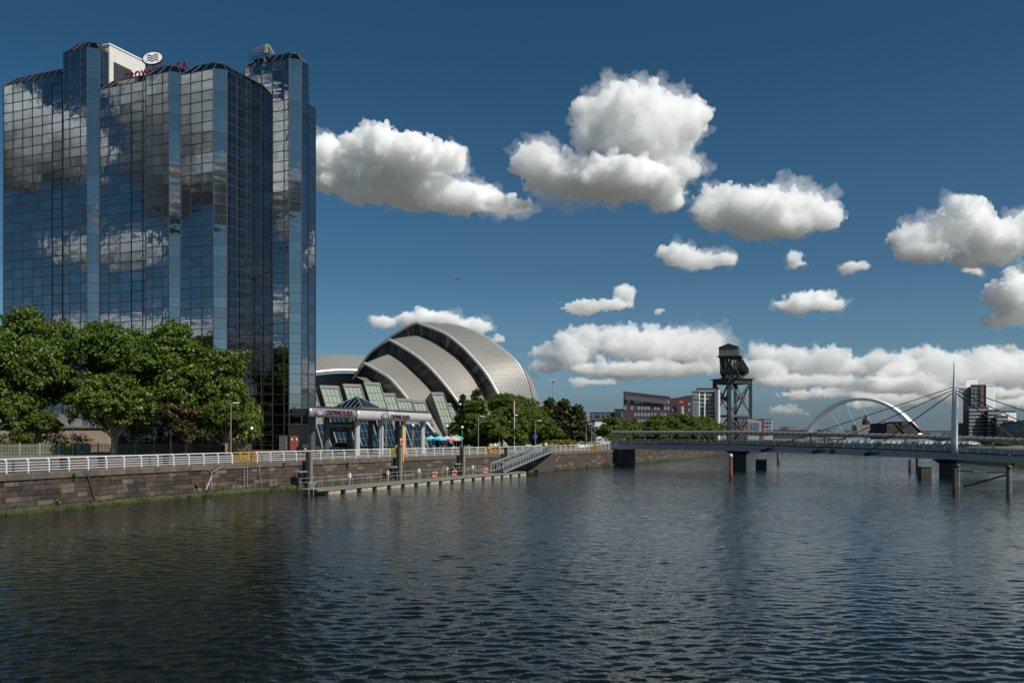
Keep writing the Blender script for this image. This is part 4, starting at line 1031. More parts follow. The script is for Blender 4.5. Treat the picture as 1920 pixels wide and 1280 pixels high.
for (px, d, top, w, lb) in ((1148, 300, 782, 62, 'dark bushy tree left of the bridge canopy end'), (1178, 310, 784, 50, 'bushy tree below the left end of the purple hotel'), (1216, 330, 786, 66, 'pale bushy tree under the purple hotel'), (1252, 335, 778, 74, 'bright bushy tree under the middle of the purple hotel'),
                            (1290, 338, 775, 76, 'tallest bushy tree between the purple hotel and the crane'), (1326, 345, 780, 60, 'bushy tree right beside the crane foot')):
    tree('c', px, d, top, w, lb, G5_)
for (px, d, top, w, lb) in ((1865, 260, 818, 44, 'round green bush on the south bank under the stepped flats'), (1890, 262, 822, 40, 'dark bush beside the glass office on the south bank')):
    tree('c', px, d, top, w, lb, 'bushes on the south bank', base_z=GZ - .5)
def bush(px, d, w, h, m, label, group, base_z=GZ, deep=None, seed=1, n=140):
    p = W(px, 0, d); rnd = np.random.default_rng(seed); deep = deep or w * .5
    lob = [(rnd.uniform(-.5, .5) * (w - h * .6), rnd.uniform(-.3, .3) * deep, h * .5, h * .5, h * .5, h * .5) for k in range(max(3, int(w / h * 2)))]
    v = leaf_cloud(lob, n, 22, .16, rnd, cl_r=.3); v[:, 2] = np.maximum(v[:, 2], .02)
    o = bpy.data.objects.new('shrub', quads_mesh('shrub', v, m)); col.objects.link(o); o.location = (p.x, p.y, base_z)
    return tag(o, label, 'shrub', group)
for i, (px, w, lb) in enumerate(((1036, 3.4, 'golden flowering shrub nearest the gangway head'), (1052, 3.4, 'golden shrub in the middle of the lawn edge'), (1066, 3.0, 'golden shrub at the foot of the conifers'))):
    bush(px, 186, w, 2.0, MT['leaf_yellow'], lb, 'golden shrubs under the conifers', seed=i)
for i, (px, lb) in enumerate(((597, 'small clipped shrub left under the canopy'), (616, 'small clipped shrub in the middle under the canopy'), (626, 'small clipped shrub next to the taxi under the canopy'))):
    bush(px, 160, 1.3, 1.0, MT['leaf_c'], lb, 'clipped shrubs under the canopy', seed=20 + i, n=50)
# hedge behind the fence
def hedge(pxa, pxb, d, h, label, seed):
    a = W(pxa, 0, d); b = W(pxb, 0, d + 5); rnd = np.random.default_rng(seed); L_ = (b - a).length; n = int(L_ * 34)
    t = rnd.random(n); c = np.array(a)[None] + (np.array(b) - np.array(a))[None] * t[:, None]; lob = []
    pos = np.stack([c[:, 0], c[:, 1] + rnd.normal(0, .5, n), GZ + rnd.random(n) ** .8 * h], 1); vs = []
    k = n * 7; cc = np.repeat(pos, 7, 0) + rnd.normal(0, .22, (k, 3)); nr = rnd.normal(size=(k, 3)) + np.array((.2, -.6, .5)); nr /= np.linalg.norm(nr, axis=1)[:, None]
    tt = np.cross(nr, rnd.normal(size=(k, 3))); tt /= np.linalg.norm(tt, axis=1)[:, None]; bb = np.cross(nr, tt); s = .15
    v = np.stack([cc - tt * s, cc - bb * s * .7, cc + tt * s, cc + bb * s * .7], 1).reshape(-1, 3); v -= np.array((a.x, a.y, GZ)); v[:, 2] = np.maximum(v[:, 2], .02)
    th_ = thing('hedge', label, 'hedge', (a.x, a.y, GZ), 'hedges behind the palisade fence'); q = MB(); m_ = (a + b) / 2; q.box((m_.x, m_.y + .1, GZ + h * .27), (L_, .8, h * .54), (b - a).xy); q.build('dark_core', MT['bark'], th_)  # solid dark box added inside to darken the gaps between leaves
    o = bpy.data.objects.new('foliage', quads_mesh('foliage', v, MT['leaf_hedge'])); col.objects.link(o); o.parent = th_
hedge(-60, 168, 150, 3.0, 'dark hedge behind the palisade fence at the left edge', 3); hedge(215, 470, 153, 3.6, 'dark hedge in the shade between the fence and the glass tower', 4)
# tan building end behind the hedge
tb_ = thing('low_tan_building', 'low tan-walled building with a grey roof glimpsed under the trees', 'building', tuple(W(90, 0, 168).xy) + (GZ,))
q = MB(); a = W(-90, 0, 168); b = W(215, 0, 172); q.box(((a.x + b.x) / 2, 172, GZ + 2.2), (b.x - a.x, 5, 4.4)); q.build('wall', mat('tan_render', (.34, .27, .2), .8, var=.1), tb_)
q = MB(); q.box(((a.x + b.x) / 2, 172, GZ + 4.6), (b.x - a.x + .6, 5.6, .4)); q.box(((a.x + b.x) / 2 - 3, 173, GZ + 5.9), (b.x - a.x - 6, 5, 2.2)); q.build('roof', MT['galv'], tb_)
# ------------------------------------------------------------------ palisade fence
fe = thing('palisade_fence', 'green palisade fence with pale lit pales along the trees', 'fence', tuple(W(200, 0, 141).xy) + (GZ,))
fpal = mat('fence_green', (.23, .26, .17), .6, var=.15)
f0 = W(-40, 0, 138.5).xy; f1 = W(446, 0, 152).xy; fd = (f1 - f0).normalized(); fl = (f1 - f0).length; pal = MB(); k = 0.0
while k < fl:
    p = f0 + fd * k; pal.bar((p.x, p.y, GZ + .12), (p.x, p.y, GZ + 1.72 + .03 * math.sin(k)), .085, .03, up=(-fd.y, fd.x, 0)); k += .2
pal.build('pales', fpal, fe, kind='stuff')
for z in (.35, 1.4):
    q = MB(); q.bar((f0.x - fd.y * .05, f0.y + fd.x * .05, GZ + z), (f1.x - fd.y * .05, f1.y + fd.x * .05, GZ + z), .05, .07); q.build('rail', fpal, fe)
pm_ = MB(); pm_.box((0, 0, .95), (.16, .16, 1.9)); pme = pm_.mesh('post', mat('fence_post_green', (.30, .34, .22), .6, var=.1)); k = 0
while k < fl: p = f0 + fd * k; inst('post', pme, (p.x, p.y, GZ), fe); k += 2.75
sp_ = W(129, 834, 143.0); sg = thing('warning_sign', 'small yellow warning sign fixed to the palisade fence', 'sign', (sp_.x, sp_.y - .12, sp_.z - .25))
q = MB(); q.box((sp_.x, sp_.y - .12, sp_.z), (.68, .03, .5), fd); q.build('plate', mat('sign_yellow', (.75, .5, .02), .5), sg)
q = MB(); c = Vector((sp_.x, sp_.y - .15, sp_.z)); q.add([c + Vector((-.11, 0, -.02)), c + Vector((.11, 0, -.02)), c + Vector((0, 0, .17))], [(0, 1, 2)]); q.box(c + Vector((0, 0, -.12)), (.3, .01, .06)); q.build('symbol', MT['black_paint'], sg)
# ------------------------------------------------------------------ promenade railings
def rail_section(s0, s1, label, m, group='promenade railings', post_gap=2.2, name='railing'):
    p, d, o = q_at(s0); t = thing(name, label, 'railing', (p.x, p.y, GZ), group)
    n = max(1, int(round((s1 - s0) / post_gap)))
    pm = MB(); pm.bar((0, 0, 0), (0, 0, .98), .09, .07); pm.bar((0, 0, .96), (0, -.2, 1.14), .09, .07); me = pm.mesh('post', m)
    for i in range(n + 1):
        p, d, o = q_at(s0 + (s1 - s0) * i / n); b = p - o * .35; ob = inst('post', me, (b.x, b.y, GZ), t); ob.rotation_euler.z = math.atan2(o.x, -o.y) + math.pi if False else math.atan2(o.y, o.x) - math.pi / 2
    m_ = max(2, int((s1 - s0) / 2))
    for (z, r, back) in ((1.16, .05, .55), (.86, .024, .36), (.64, .024, .36), (.42, .024, .36), (.2, .024, .36)):
        q = MB(); pts = []
        for i in range(m_ + 1):
            p, d, o = q_at(s0 + (s1 - s0) * i / m_); b = p - o * back; pts.append((b.x, b.y, GZ + z))
        q.tube(pts, r, 6); q.build('rail', m, t)
    return t
s_ = q_px
segs = [(-70, 440, 'white'), (441, 486, 'yellow'), (487, 735, 'white'), (736, 765, 'yellow'), (766, 914, 'white'), (915, 940, 'yellow'), (941, 1020, 'white'), (1034, 1044, 'yellow'), (1045, 1108, 'white'), (1109, 1122, 'yellow')]
labs = ['long white promenade railing at the left, up to the ladder gate', 'yellow gate rails above the quay ladder', 'white promenade railing in front of the hotel canopy', 'yellow gate rails beside the tall yellow post', 'white promenade railing in front of the parasols', 'yellow gate rails with an orange lifebuoy', 'white promenade railing up to the gangway head', 'yellow rails just beyond the gangway head', 'white promenade railing beyond the gangway', 'last yellow gate rails before the bridge ramp']
for (a, b, c), lb in zip(segs, labs): rail_section(s_(a), s_(b), lb, MT['white_paint' if c == 'white' else 'yellow'], 'promenade railings' if c == 'white' else 'yellow gate rails', 2.2 if c == 'white' else 1.4, 'railing' if c == 'white' else 'gate_rail')
rail_section(s_(1124) , s_(1124) + 26, 'white railing of the ramp climbing to the footbridge', MT['white_paint'])
# quay ladder under the first yellow gate
def wp(px, back=0.0):
    p, d, o = q_at(q_px(px)); return p - o * back, d, o
p, d, o = wp(458, -.2); lad = thing('quay_ladder', 'steel ladder down the quay wall from the yellow gate', 'ladder', (p.x, p.y, 0))
for k in (-.28, .28):
    q = MB(); a = p + d * k; q.bar((a.x, a.y, -.4), (a.x, a.y, GZ + .1), .09, .06); q.build('stile', MT['galv'], lad)
for z in range(10):
    q = MB(); a = p - d * .26; b = p + d * .26; q.tube([(a.x, a.y, .1 + z * .33), (b.x, b.y, .1 + z * .33)], .025, 6); q.build('rung', MT['galv'], lad)
for k in (-.28, .28):
    q = MB(); a = p + d * k; pts = [(a.x + o.x * .45 * math.sin(t) * 1.0 - o.x * .1, a.y + o.y * .45 * math.sin(t) - o.y * .1, GZ + .05 + .75 * (1 - math.cos(t)) / 2) for t in [i * math.pi / 8 for i in range(9)]]; q.tube(pts, .035, 6); q.build('hoop', MT['yellow'], lad)
# old pipes and chains on the wall
def wall_line(pts, r, name, label, cat, m, group=None, kinds=None):
    t = MB(); P3 = []
    for (px, py) in pts:
        p, d, o = wp(px, -.09); P3.append(Vector((p.x, p.y, CH + (HZ - py) * p.y / F)))
    t.tube(P3, r, 6); ob = t.build(name, m); c = P3[0]; return tag(ob, label, cat, group)
wall_line([(161, 888), (168, 905), (172, 922), (178, 942), (184, 956)], .1, 'mooring_chain', 'thick rusty chain hanging slantwise down the quay wall', 'chain', MT['timber_dark'])
wall_line([(377, 873), (394, 884), (395, 893), (385, 918)], .05, 'drain_pipe', 'grey pipe slanting from the left into a fork on the quay wall', 'pipe', MT['galv'], 'forked pipes on the quay wall')
wall_line([(418, 872), (395.5, 885.5), (396, 925)], .05, 'drain_pipe', 'grey pipe slanting from the right and running down the quay wall', 'pipe', MT['galv'], 'forked pipes on the quay wall')
wall_line([(485, 872), (485.5, 885), (490, 912)], .05, 'drain_pipe', 'thin pipe on the quay wall between the ladder and the first pile', 'pipe', MT['galv'])
# weeds in the joints
for i, (px, py, c, lb) in enumerate(((107, 942, 'leaf_yellow', 'yellow weed at the foot of the quay wall, left of the chain'), (367, 911, 'leaf_yellow', 'yellow-flowered weed low on the wall near the forked pipes'), (476, 914, 'leaf_yellow', 'bright yellow weed just right of the ladder'), (245, 934, 'leaf_c', 'small green weed in a dark hole of the wall'), (650, 871, 'leaf_c', 'green weed hanging in the wall above the pontoon'), (418, 918, 'leaf_c', 'small green weed left of the ladder foot'), (530, 871, 'leaf_c', 'small green tuft under the coping near the first pile'), (135, 893, 'leaf_c', 'small green tuft under the coping at the left'))):
    p, d, o = wp(px, -.12); z = CH + (HZ - py) * p.y / F; rnd = np.random.default_rng(40 + i)
    v = leaf_cloud([(0, 0, 0, .2, .2, .3)], 16, 8, .07, rnd, cl_r=.1); ob = bpy.data.objects.new('weed', quads_mesh('weed', v, MT[c])); col.objects.link(ob); ob.location = (p.x + o.x * .08, p.y + o.y * .08, z); tag(ob, lb, 'plant', 'weeds in the quay wall')
# ------------------------------------------------------------------ guide piles along the wall
for (px, top, lb) in ((567, 846, 'timber guide pile at the near end of the pontoon'), (737.5, 838, 'timber guide pile beside the yellow gate'), (857, 838, 'timber guide pile in front of the parasols'), (940, 838, 'timber guide pile beside the gangway foot')):
    p, d, o = wp(px, -1.0); zt_ = CH + (HZ - top) * p.y / F
    t = thing('guide_pile', lb, 'pile', (p.x, p.y, 0), 'guide piles along the quay wall')
    q = MB(); q.box((p.x - d.x * .17, p.y - d.y * .17, zt_ / 2 - .7), (.34, .5, zt_ + 1.4), d); q.build('dark_post', MT['timber_dark'], t)
    q = MB(); q.box((p.x + d.x * .2, p.y + d.y * .2, zt_ / 2 - .72), (.34, .46, zt_ + 1.36), d); q.build('pale_post', MT['timber_grey'], t)
    b = p - d * 1.7 + o * .1
    q = MB(); q.box((b.x, b.y, 2.0), (1.5, .8, .16), d); q.build('bracket_plate', MT['galv'], t)
    q = MB(); q.lathe((b.x, b.y, .3), [(.12, 0), (.16, .9), (.42, 1.55)], 8); q.tube([(b.x, b.y, 2.0), (b.x, b.y, 2.9)], .1, 6); q.build('fender', MT['dark_steel'], t)
# ------------------------------------------------------------------ pontoon
def pont(px, py, z=.55):
    dd = F * (CH - z) / (py - HZ); return Vector(((px - 960) * dd / F, dd))
pa, pb = pont(612, 924 - 7), pont(986, 884)
pdir = (pb - pa).normalized(); pn_ = Vector((-pdir.y, pdir.x)); plen = (pb - pa).length; pwid = 2.6
po = thing('pontoon', 'long floating timber pontoon below the quay wall', 'pontoon', (pa.x, pa.y, 0))
def pp(s, w, z): v = pa + pdir * s + pn_ * w; return Vector((v.x, v.y, z))
k = -1.5; pk = MB(); pk.box((0, 0, 0), (.56, pwid, .07)); pkm = pk.mesh('plank', vary(mat('pontoon_plank', (.17, .155, .14), .85, var=.2, scale=2), .18))
i = 0
while k < plen - .2:
    v = pp(k + .3, pwid / 2, .56 + rng.uniform(-.006, .006)); ob = inst('plank', pkm, v, po); ob.rotation_euler.z = math.atan2(pdir.y, pdir.x); k += .6
for w in (.06, pwid - .06):
    q = MB(); q.bar(pp(-1.5, w, .47), pp(plen, w, .47), .12, .14); q.build('edge_beam', MT['timber_grey'], po)
k = .6; fm = MB(); fm.box((0, 0, 0), (2.1, pwid - .2, .62)); fme = fm.mesh('float', MT['float_c'])
while k < plen - 1: v = pp(k + 1, pwid / 2, .09); ob = inst('float', fme, v, po); ob.rotation_euler.z = math.atan2(pdir.y, pdir.x); k += 3.05
rm_ = MB(); rm_.bar((0, 0, 0), (0, 0, 1.1), .05); rme = rm_.mesh('rail_post', MT['galv']); k = -1.2
while k < plen - 9: inst('rail_post', rme, pp(k, pwid - .12, .6), po); k += 1.9
for z in (.65, 1.1):
    q = MB(); q.tube([pp(-1.2, pwid - .12, .6 + z), pp(plen - 9, pwid - .12, .6 + z)], .03, 6); q.build('guard_rail', MT['galv'], po)
q = MB()
for w in (.5, 1.1): q.tube([pp(-1.55, w, -.5), pp(-1.55, w, 1.15), pp(-1.2, w, 1.35), pp(-.6, w, 1.15), pp(-.6, w, .6)], .035, 6)
q.build('boarding_ladder', MT['galv'], po)
for i, (px, lb) in enumerate(((653, 'pale service pedestal at the near end of the pontoon'), (724, 'pale service pedestal on the pontoon below the yellow gate'), (783, 'pale service pedestal in the middle of the pontoon'), (836, 'pale service pedestal between the two nearer lifebuoys'), (884, 'pale service pedestal near the gangway foot'))):
    s = next(x * .1 for x in range(900) if (pp(x * .1, pwid - .3, 0).x / pp(x * .1, pwid - .3, 0).y * F + 960) >= px); b = pp(s, pwid - .45, .6)
    t = thing('service_pedestal', lb, 'pedestal', tuple(b), 'service pedestals on the pontoon'); q = MB(); q.box(b + Vector((0, 0, .45)), (.16, .16, .9), pdir); q.build('post', MT['galv'], t); q = MB(); q.box(b + Vector((0, 0, 1.1)), (.28, .26, .5), pdir); q.build('head', MT['white_paint'] if i % 2 == 0 else mat('cream_plastic', (.6, .56, .36), .5), t)
def buoy(c, r, d, label, post=None):
    t = thing('lifebuoy', label, 'lifebuoy', (c.x, c.y, c.z - r), 'orange lifebuoys'); c = Vector(c); dv = Vector((d.x, d.y, 0)); q = MB()
    q.tube([c + dv * math.cos(a) * r + Vector((0, 0, math.sin(a) * r)) for a in [2 * math.pi * k / 16 for k in range(16)]], r * .3, 8, closed=True); ro = q.build('ring', MT['orange'], t, smooth=True)
    for k in range(4):
        a = math.pi / 4 + k * math.pi / 2; u = dv * math.cos(a) + Vector((0, 0, math.sin(a))); w = -dv * math.sin(a) + Vector((0, 0, math.cos(a))); q = MB(); q.tube([c + u * r - w * .05, c + u * r + w * .05], r * .32, 8); q.build('band', MT['white_paint'], ro)
    if post: q = MB(); q.bar((c.x, c.y, post), (c.x, c.y, c.z + r), .08); q.build('stand', MT['galv'], t)
for (px, py, lb) in ((812, 889, 'orange lifebuoy on the pontoon below the cyan parasols'), (849, 883, 'orange lifebuoy on the pontoon beside the third pile'), (907, 880, 'orange lifebuoy on the pontoon close to the gangway foot')):
    s = next(x * .1 for x in range(900) if (pp(x * .1, pwid - .3, 0).x / pp(x * .1, pwid - .3, 0).y * F + 960) >= px); b = pp(s, pwid - .5, 1.05); buoy(b, .33, Vector((.9, .1)), lb, .6)
p, d, o = wp(921, .2); buoy(Vector((p.x, p.y, GZ + .75)), .36, d, 'orange lifebuoy hung on the yellow gate near the gangway')
# tall yellow post with a buoy
p, d, o = wp(755, -.05); yp = thing('yellow_post', 'tall yellow post with rescue gear at the quay edge', 'post', (p.x, p.y, GZ - .6)); zt_ = CH + (HZ - 797) * p.y / F
q = MB(); q.tube([(p.x, p.y, GZ - .6), (p.x, p.y, zt_)], .13, 10); q.build('post', MT['yellow'], yp)
buoy(Vector((p.x - d.x * .2 , p.y - d.y * .2, CH + (HZ - 828) * p.y / F)), .4, d, 'orange lifebuoy hanging high on the tall yellow post')
# gangway
ga = pp(plen - 7.4, 1.3, .75); gp, gd, go = wp(1030, .3); gb = Vector((gp.x, gp.y, GZ + .25))
gg = thing('gangway', 'sloping galvanised gangway from the quay down to the pontoon', 'gangway', tuple(ga)); gx = (gb - ga); gl = gx.length; gx.normalize(); gs = Vector((gx.y, -gx.x, 0)).normalized(); gu = Vector((0, 0, 1))
q = MB(); q.bar(ga, gb, 1.9, .12); q.build('deck', MT['dark_steel'], gg)
for s in (-1.02, 1.02):
    q = MB()
    for z, r in ((.0, .2), (1.25, .2)): q.bar(ga + gs * s + gu * z, gb + gs * s + gu * z, r, r * 1.2)
    q.build('truss_chord', MT['galv'], gg); nb = 20
    um = MB(); um.bar((0, 0, 0), (0, 0, 1.25), .17, .14)
    ume = um.mesh('upright', MT['galv'])
    for k in range(nb + 1): inst('upright', ume, ga.lerp(gb, k / nb) + gs * s, gg)
# dark solid block put in for the shadow under the gangway head
lw = thing('gangway_shadow_block', 'dark sloping block standing in for the shadow under the head of the gangway', 'shadow', (gp.x, gp.y, 0)); q = MB(); e = gp + go * 1.6 - gd * 7; a = gp + go * .1 - gd * 7
b1 = gp + go * .1; b2 = gp + go * 1.3
q.add([(a.x, a.y, -1), (b1.x, b1.y, -1), (b2.x, b2.y, -1), (e.x, e.y, -1), (a.x, a.y, .4), (b1.x, b1.y, 2.9), (b2.x, b2.y, 2.9), (e.x, e.y, .4)], [(3, 2, 1, 0), (4, 5, 6, 7), (0, 1, 5, 4), (1, 2, 6, 5), (2, 3, 7, 6), (3, 0, 4, 7)]); q.build('shadow_block', MT['timber_dark'], lw)
# ------------------------------------------------------------------ lamps and street furniture
def lamp(px, top, d, label, kind='arm', r=.07, m='galv', base=GZ, group='street lamps on the promenade'):
    p = W(px, 0, d); zt_ = CH + (HZ - top) * d / F; t = thing('street_lamp', label, 'lamp', (p.x, p.y, base), group)
    q = MB(); q.tube([(p.x, p.y, base), (p.x, p.y, zt_)], [r, r * .75], 8); q.build('pole', MT[m], t)
    if kind == 'arm':
        q = MB(); q.bar((p.x, p.y, zt_), (p.x + .55, p.y - .1, zt_ + .08), .07); q.build('arm', MT[m], t); q = MB(); q.box((p.x + .8, p.y - .1, zt_ + .08), (.75, .32, .14)); q.build('lamp_head', MT['white_steel'], t)
    else:
        q = MB(); q.lathe((p.x, p.y, zt_ - .05), [(.1, 0), (.24, .15), (.28, .32), (.2, .5), (.05, .58)], 10); q.build('globe', MT['white_paint'], t, smooth=True); q = MB(); q.lathe((p.x, p.y, zt_ - .3), [(.08, 0), (.16, .25)], 8); q.build('collar', MT['black_paint'], t)
for a in ((724, 773, 140, 'slim street lamp in front of the silver canopy fascia', 'arm'), (433, 756, 128, 'slim white street lamp beside the ladder gate', 'arm'), (897, 781, 172, 'street lamp in front of the round tree by the foyer', 'arm'), (1004, 789, 178, 'street lamp with a blue sign near the gangway head', 'arm'), (1099, 795, 205, 'street lamp beside the white car', 'arm'), (1109.5, 799, 208, 'plain pole next to the lamp by the white car', 'arm'),
          (774, 800, 160, 'globe lamp between the canopy columns', 'globe'), (838, 801, 172, 'globe lamp among the pink parasols', 'globe'), (866.5, 803, 178, 'globe lamp beside the green parasol', 'globe'), (936.5, 806, 184, 'globe lamp in front of the middle round tree', 'globe')): lamp(*a)
for (px, tp, dd, lb) in ((136, 800, 142, 'thin grey sign pole standing by the yellow fence sign'), (320, 806, 141, 'thin grey pole in front of the shaded hedge')):
    p = W(px, 0, dd); t = thing('sign_pole', lb, 'pole', (p.x, p.y, GZ), 'thin poles by the palisade fence'); zt_ = CH + (HZ - tp) * dd / F
    q = MB(); q.tube([(p.x, p.y, GZ), (p.x, p.y, zt_)], .06, 8); q.build('shaft', MT['galv'], t); q = MB(); q.lathe((p.x, p.y, zt_), [(.07, 0), (.07, .06), (.02, .1)], 8); q.build('cap', MT['dark_steel'], t)
lamp(472, 806, 138, 'black lamp post with a white globe in front of the tower foot', 'globe', .1, 'black_paint')
bsn = W(1004, 818, 177.7); sg = thing('blue_sign', 'blue shield-shaped sign on the lamp near the gangway head', 'sign', (bsn.x, bsn.y - .15, bsn.z - .4)); q = MB(); q.prism([(0, 0)] * 0 or [(bsn.x - .35, bsn.y - .18), (bsn.x + .35, bsn.y - .18), (bsn.x + .35, bsn.y - .14), (bsn.x - .35, bsn.y - .14)], bsn.z - .25, bsn.z + .35); q.add([(bsn.x - .35, bsn.y - .16, bsn.z - .25), (bsn.x + .35, bsn.y - .16, bsn.z - .25), (bsn.x, bsn.y - .16, bsn.z - .5)], [(0, 1, 2)]); q.build('plate', mat('sign_blue', (.02, .12, .5), .5), sg)
# floodlight mast
mp_ = W(1037, 0, 330); zt_ = CH + (HZ - 714) * 330 / F; t = thing('floodlight_mast', 'tall floodlight mast standing behind the conifers', 'mast', (mp_.x, mp_.y, GZ)); q = MB(); q.tube([(mp_.x, mp_.y, GZ), (mp_.x, mp_.y, zt_)], [.3, .16], 8); q.build('pole', MT['galv'], t)
q = MB(); q.box((mp_.x, mp_.y, zt_), (1.5, 1.0, .35)); q.build('head_frame', MT['dark_steel'], t)
for s in (-.65, 0, .65): q = MB(); q.box((mp_.x + s, mp_.y - .7, zt_ + .25), (.45, .4, .4)); q.build('floodlight', MT['white_steel'], t)
# flag pole with banner above the round trees
bp_ = W(964.5, 0, 185); t = thing('banner_pole', 'white pole with a narrow red and white banner above the round trees', 'pole', (bp_.x, bp_.y, GZ)); zt_ = CH + (HZ - 751) * 185 / F; q = MB(); q.tube([(bp_.x, bp_.y, GZ), (bp_.x, bp_.y, zt_)], .07, 8); q.build('pole', MT['white_paint'], t)
q = MB(); q.box((bp_.x - .14, bp_.y, zt_ - 1.3), (.22, .03, 2.4)); q.build('banner', mat('banner_red', (.5, .05, .08), .6), t); q = MB(); q.box((bp_.x + .35, bp_.y, zt_ - 2.9), (.7, .3, .2)); q.build('lamp_head', MT['white_paint'], t)
# bollards and bins on the promenade
bo_ = MB(); bo_.lathe((0, 0, 0), [(.12, 0), (.12, .75), (.15, .8), (.1, .92)], 8); bom = bo_.mesh('bollard', MT['black_paint']); bn = MB(); bn.lathe((0, 0, 0), [(.26, 0), (.3, .8), (.33, .84), (.33, .95), (.2, 1.02)], 10); bnm = bn.mesh('litter_bin', MT['black_paint'])
for (px, back, lb) in ((25, 8, 'black bollard behind the railing at the far left'), (94, 9, 'thin black bollard behind the left railing'), (281, 9, 'black bollard behind the railing below the broad tree'), (470, 8.5, 'black bollard behind the yellow ladder gate'), (491, 9, 'black bollard just right of the ladder gate'), (508, 9.2, 'black bollard in front of the red door')):
    p, d, o = wp(px, back); q = inst('bollard', bom, (p.x, p.y, GZ)); k = (px - 960) / F; q.location.x = k * q.location.y; tag(q, lb, 'bollard', 'black bollards on the promenade')
for (px, dd, lb) in ((119, 82, 'black litter bin behind the left railing'), (311, 95, 'black litter bin with a blue lid behind the railing, below the broad tree'), (190, 90, 'low black litter bin behind the railing between two others')):
    p = W(px, 0, dd); q = inst('litter_bin', bnm, (p.x, p.y, GZ)); tag(q, lb, 'bin', 'litter bins on the promenade')
# ------------------------------------------------------------------ footbridge with canopy and mast
BD = Vector((17.1, -18)).normalized(); BN = Vector((BD.y, -BD.x)); BN = BN if BN.y < 0 else -BN       # BN points towards the viewer
BP0 = Vector((25.5, 190.0))
def bt(px):
    k = (px - 960) / F; return (k * BP0.y - BP0.x) / (BD.x - k * BD.y)
T0, T1_ = bt(1158), bt(1920) + 42
zs = [(bt(1158), 4.55), (bt(1385), 4.55), (bt(1560), 4.25), (bt(1780), 3.72), (bt(1920), 3.3), (T1_, 2.9)]
def bz(t):
    for (a, za), (b, zb) in zip(zs, zs[1:]):
        if t <= b or b == T1_: return za + (zb - za) * (t - a) / (b - a)
def bp(t, w, z): v = BP0 + BD * t + BN * w; return Vector((v.x, v.y, bz(t) + z))
br = thing('footbridge', 'grey-blue footbridge with a curved canopy and cable-stayed white mast', 'bridge', (BP0.x, BP0.y, 0))
ts = [T0 + (T1_ - T0) * i / 40 for i in range(41)]
def ribbon(prof, name, m, smooth=False, par=br, closed=True, tt=ts):
    q = MB(); n = len(prof)
    for t in tt: q.v += [tuple(bp(t, w, z)) for (w, z) in prof]
    for i in range(len(tt) - 1):
        for k in range(n if closed else n - 1): q.f.append((i * n + k, i * n + (k + 1) % n, (i + 1) * n + (k + 1) % n, (i + 1) * n + k)); q.m.append(0)
    if closed: q.f.append(tuple(range(n))); q.f.append(tuple((len(tt) - 1) * n + k for k in range(n))[::-1]); q.m += [0, 0]
    return q.build(name, m, par, smooth)
girder_m = mat('blue_grey_girder', (.58, .63, .70), .45, 0, var=.07, scale=.25, dirt=((.42, .45, .48), .3, .6))
W2 = 2.2
ribbon([(W2, -.12), (W2 - .5, -1.22), (-W2 + .5, -1.22), (-W2, -.12)], 'girder', girder_m)
ribbon([(W2 + .1, -.12), (W2 + .1, .06), (-W2 - .1, .06), (-W2 - .1, -.12)], 'deck', MT['dark_steel'])
cap_m = mat('canopy_metal', (.085, .085, .09), .55, .1, var=.1, scale=.5)
prof = [(W2 - .05, 2.02), (W2 - .18, 2.3), (W2 - .5, 2.44), (W2 - 1.1, 2.5), (W2 - 1.9, 2.46)]
cn = ribbon(prof + [(w, z - .05) for w, z in prof[::-1]], 'canopy', cap_m)
ribbon([(W2 + .0, 1.86), (W2 + .0, 2.04), (W2 - .12, 2.04), (W2 - .12, 1.86)], 'canopy_beam', MT['grey_steel'], par=cn)
rb = MB(); wv = [(w, z + .03) for w, z in prof]
n = int((T1_ - T0) / 1.05)
ribm = None
for i in range(n + 1):
    t = T0 + (T1_ - T0) * i / n; q = MB()
    P = [bp(t, w + .03, z) for w, z in wv]
    for a, b in zip(P, P[1:]): q.bar(a, b, .055, .05)
    q.build('canopy_rib', MT['galv'], cn)
pst = MB(); pst.box((0, 0, 1.0), (.22, .3, 1.95)); pme = pst.mesh('canopy_post', MT['galv'])
t = T0 + 2.2
while t < T1_: o = inst('canopy_post', pme, bp(t, W2 - .3, 0), br); o.rotation_euler.z = math.atan2(BD.y, BD.x); t += 6.6
# parapet: glass panels between pale stanchions, both sides
pg = mat('parapet_panel', (.30, .32, .33), .25, .1, var=.1); st = MB(); st.box((0, 0, .42), (.14, .1, .84)); stm = st.mesh('stanchion', MT['white_paint'])
for w in (W2 + .02, -W2 - .02):
    t = T0 + .2
    while t < T1_:
        o = inst('stanchion', stm, bp(t, w, .06), br); o.rotation_euler.z = math.atan2(BD.y, BD.x); t += 1.65
    ribbon([(w - .02, .14), (w + .02, .14), (w + .02, .68), (w - .02, .68)], 'parapet', pg)
    ribbon([(w - .05, .86), (w + .05, .86), (w + .05, .92), (w - .05, .92)], 'handrail', MT['galv'])
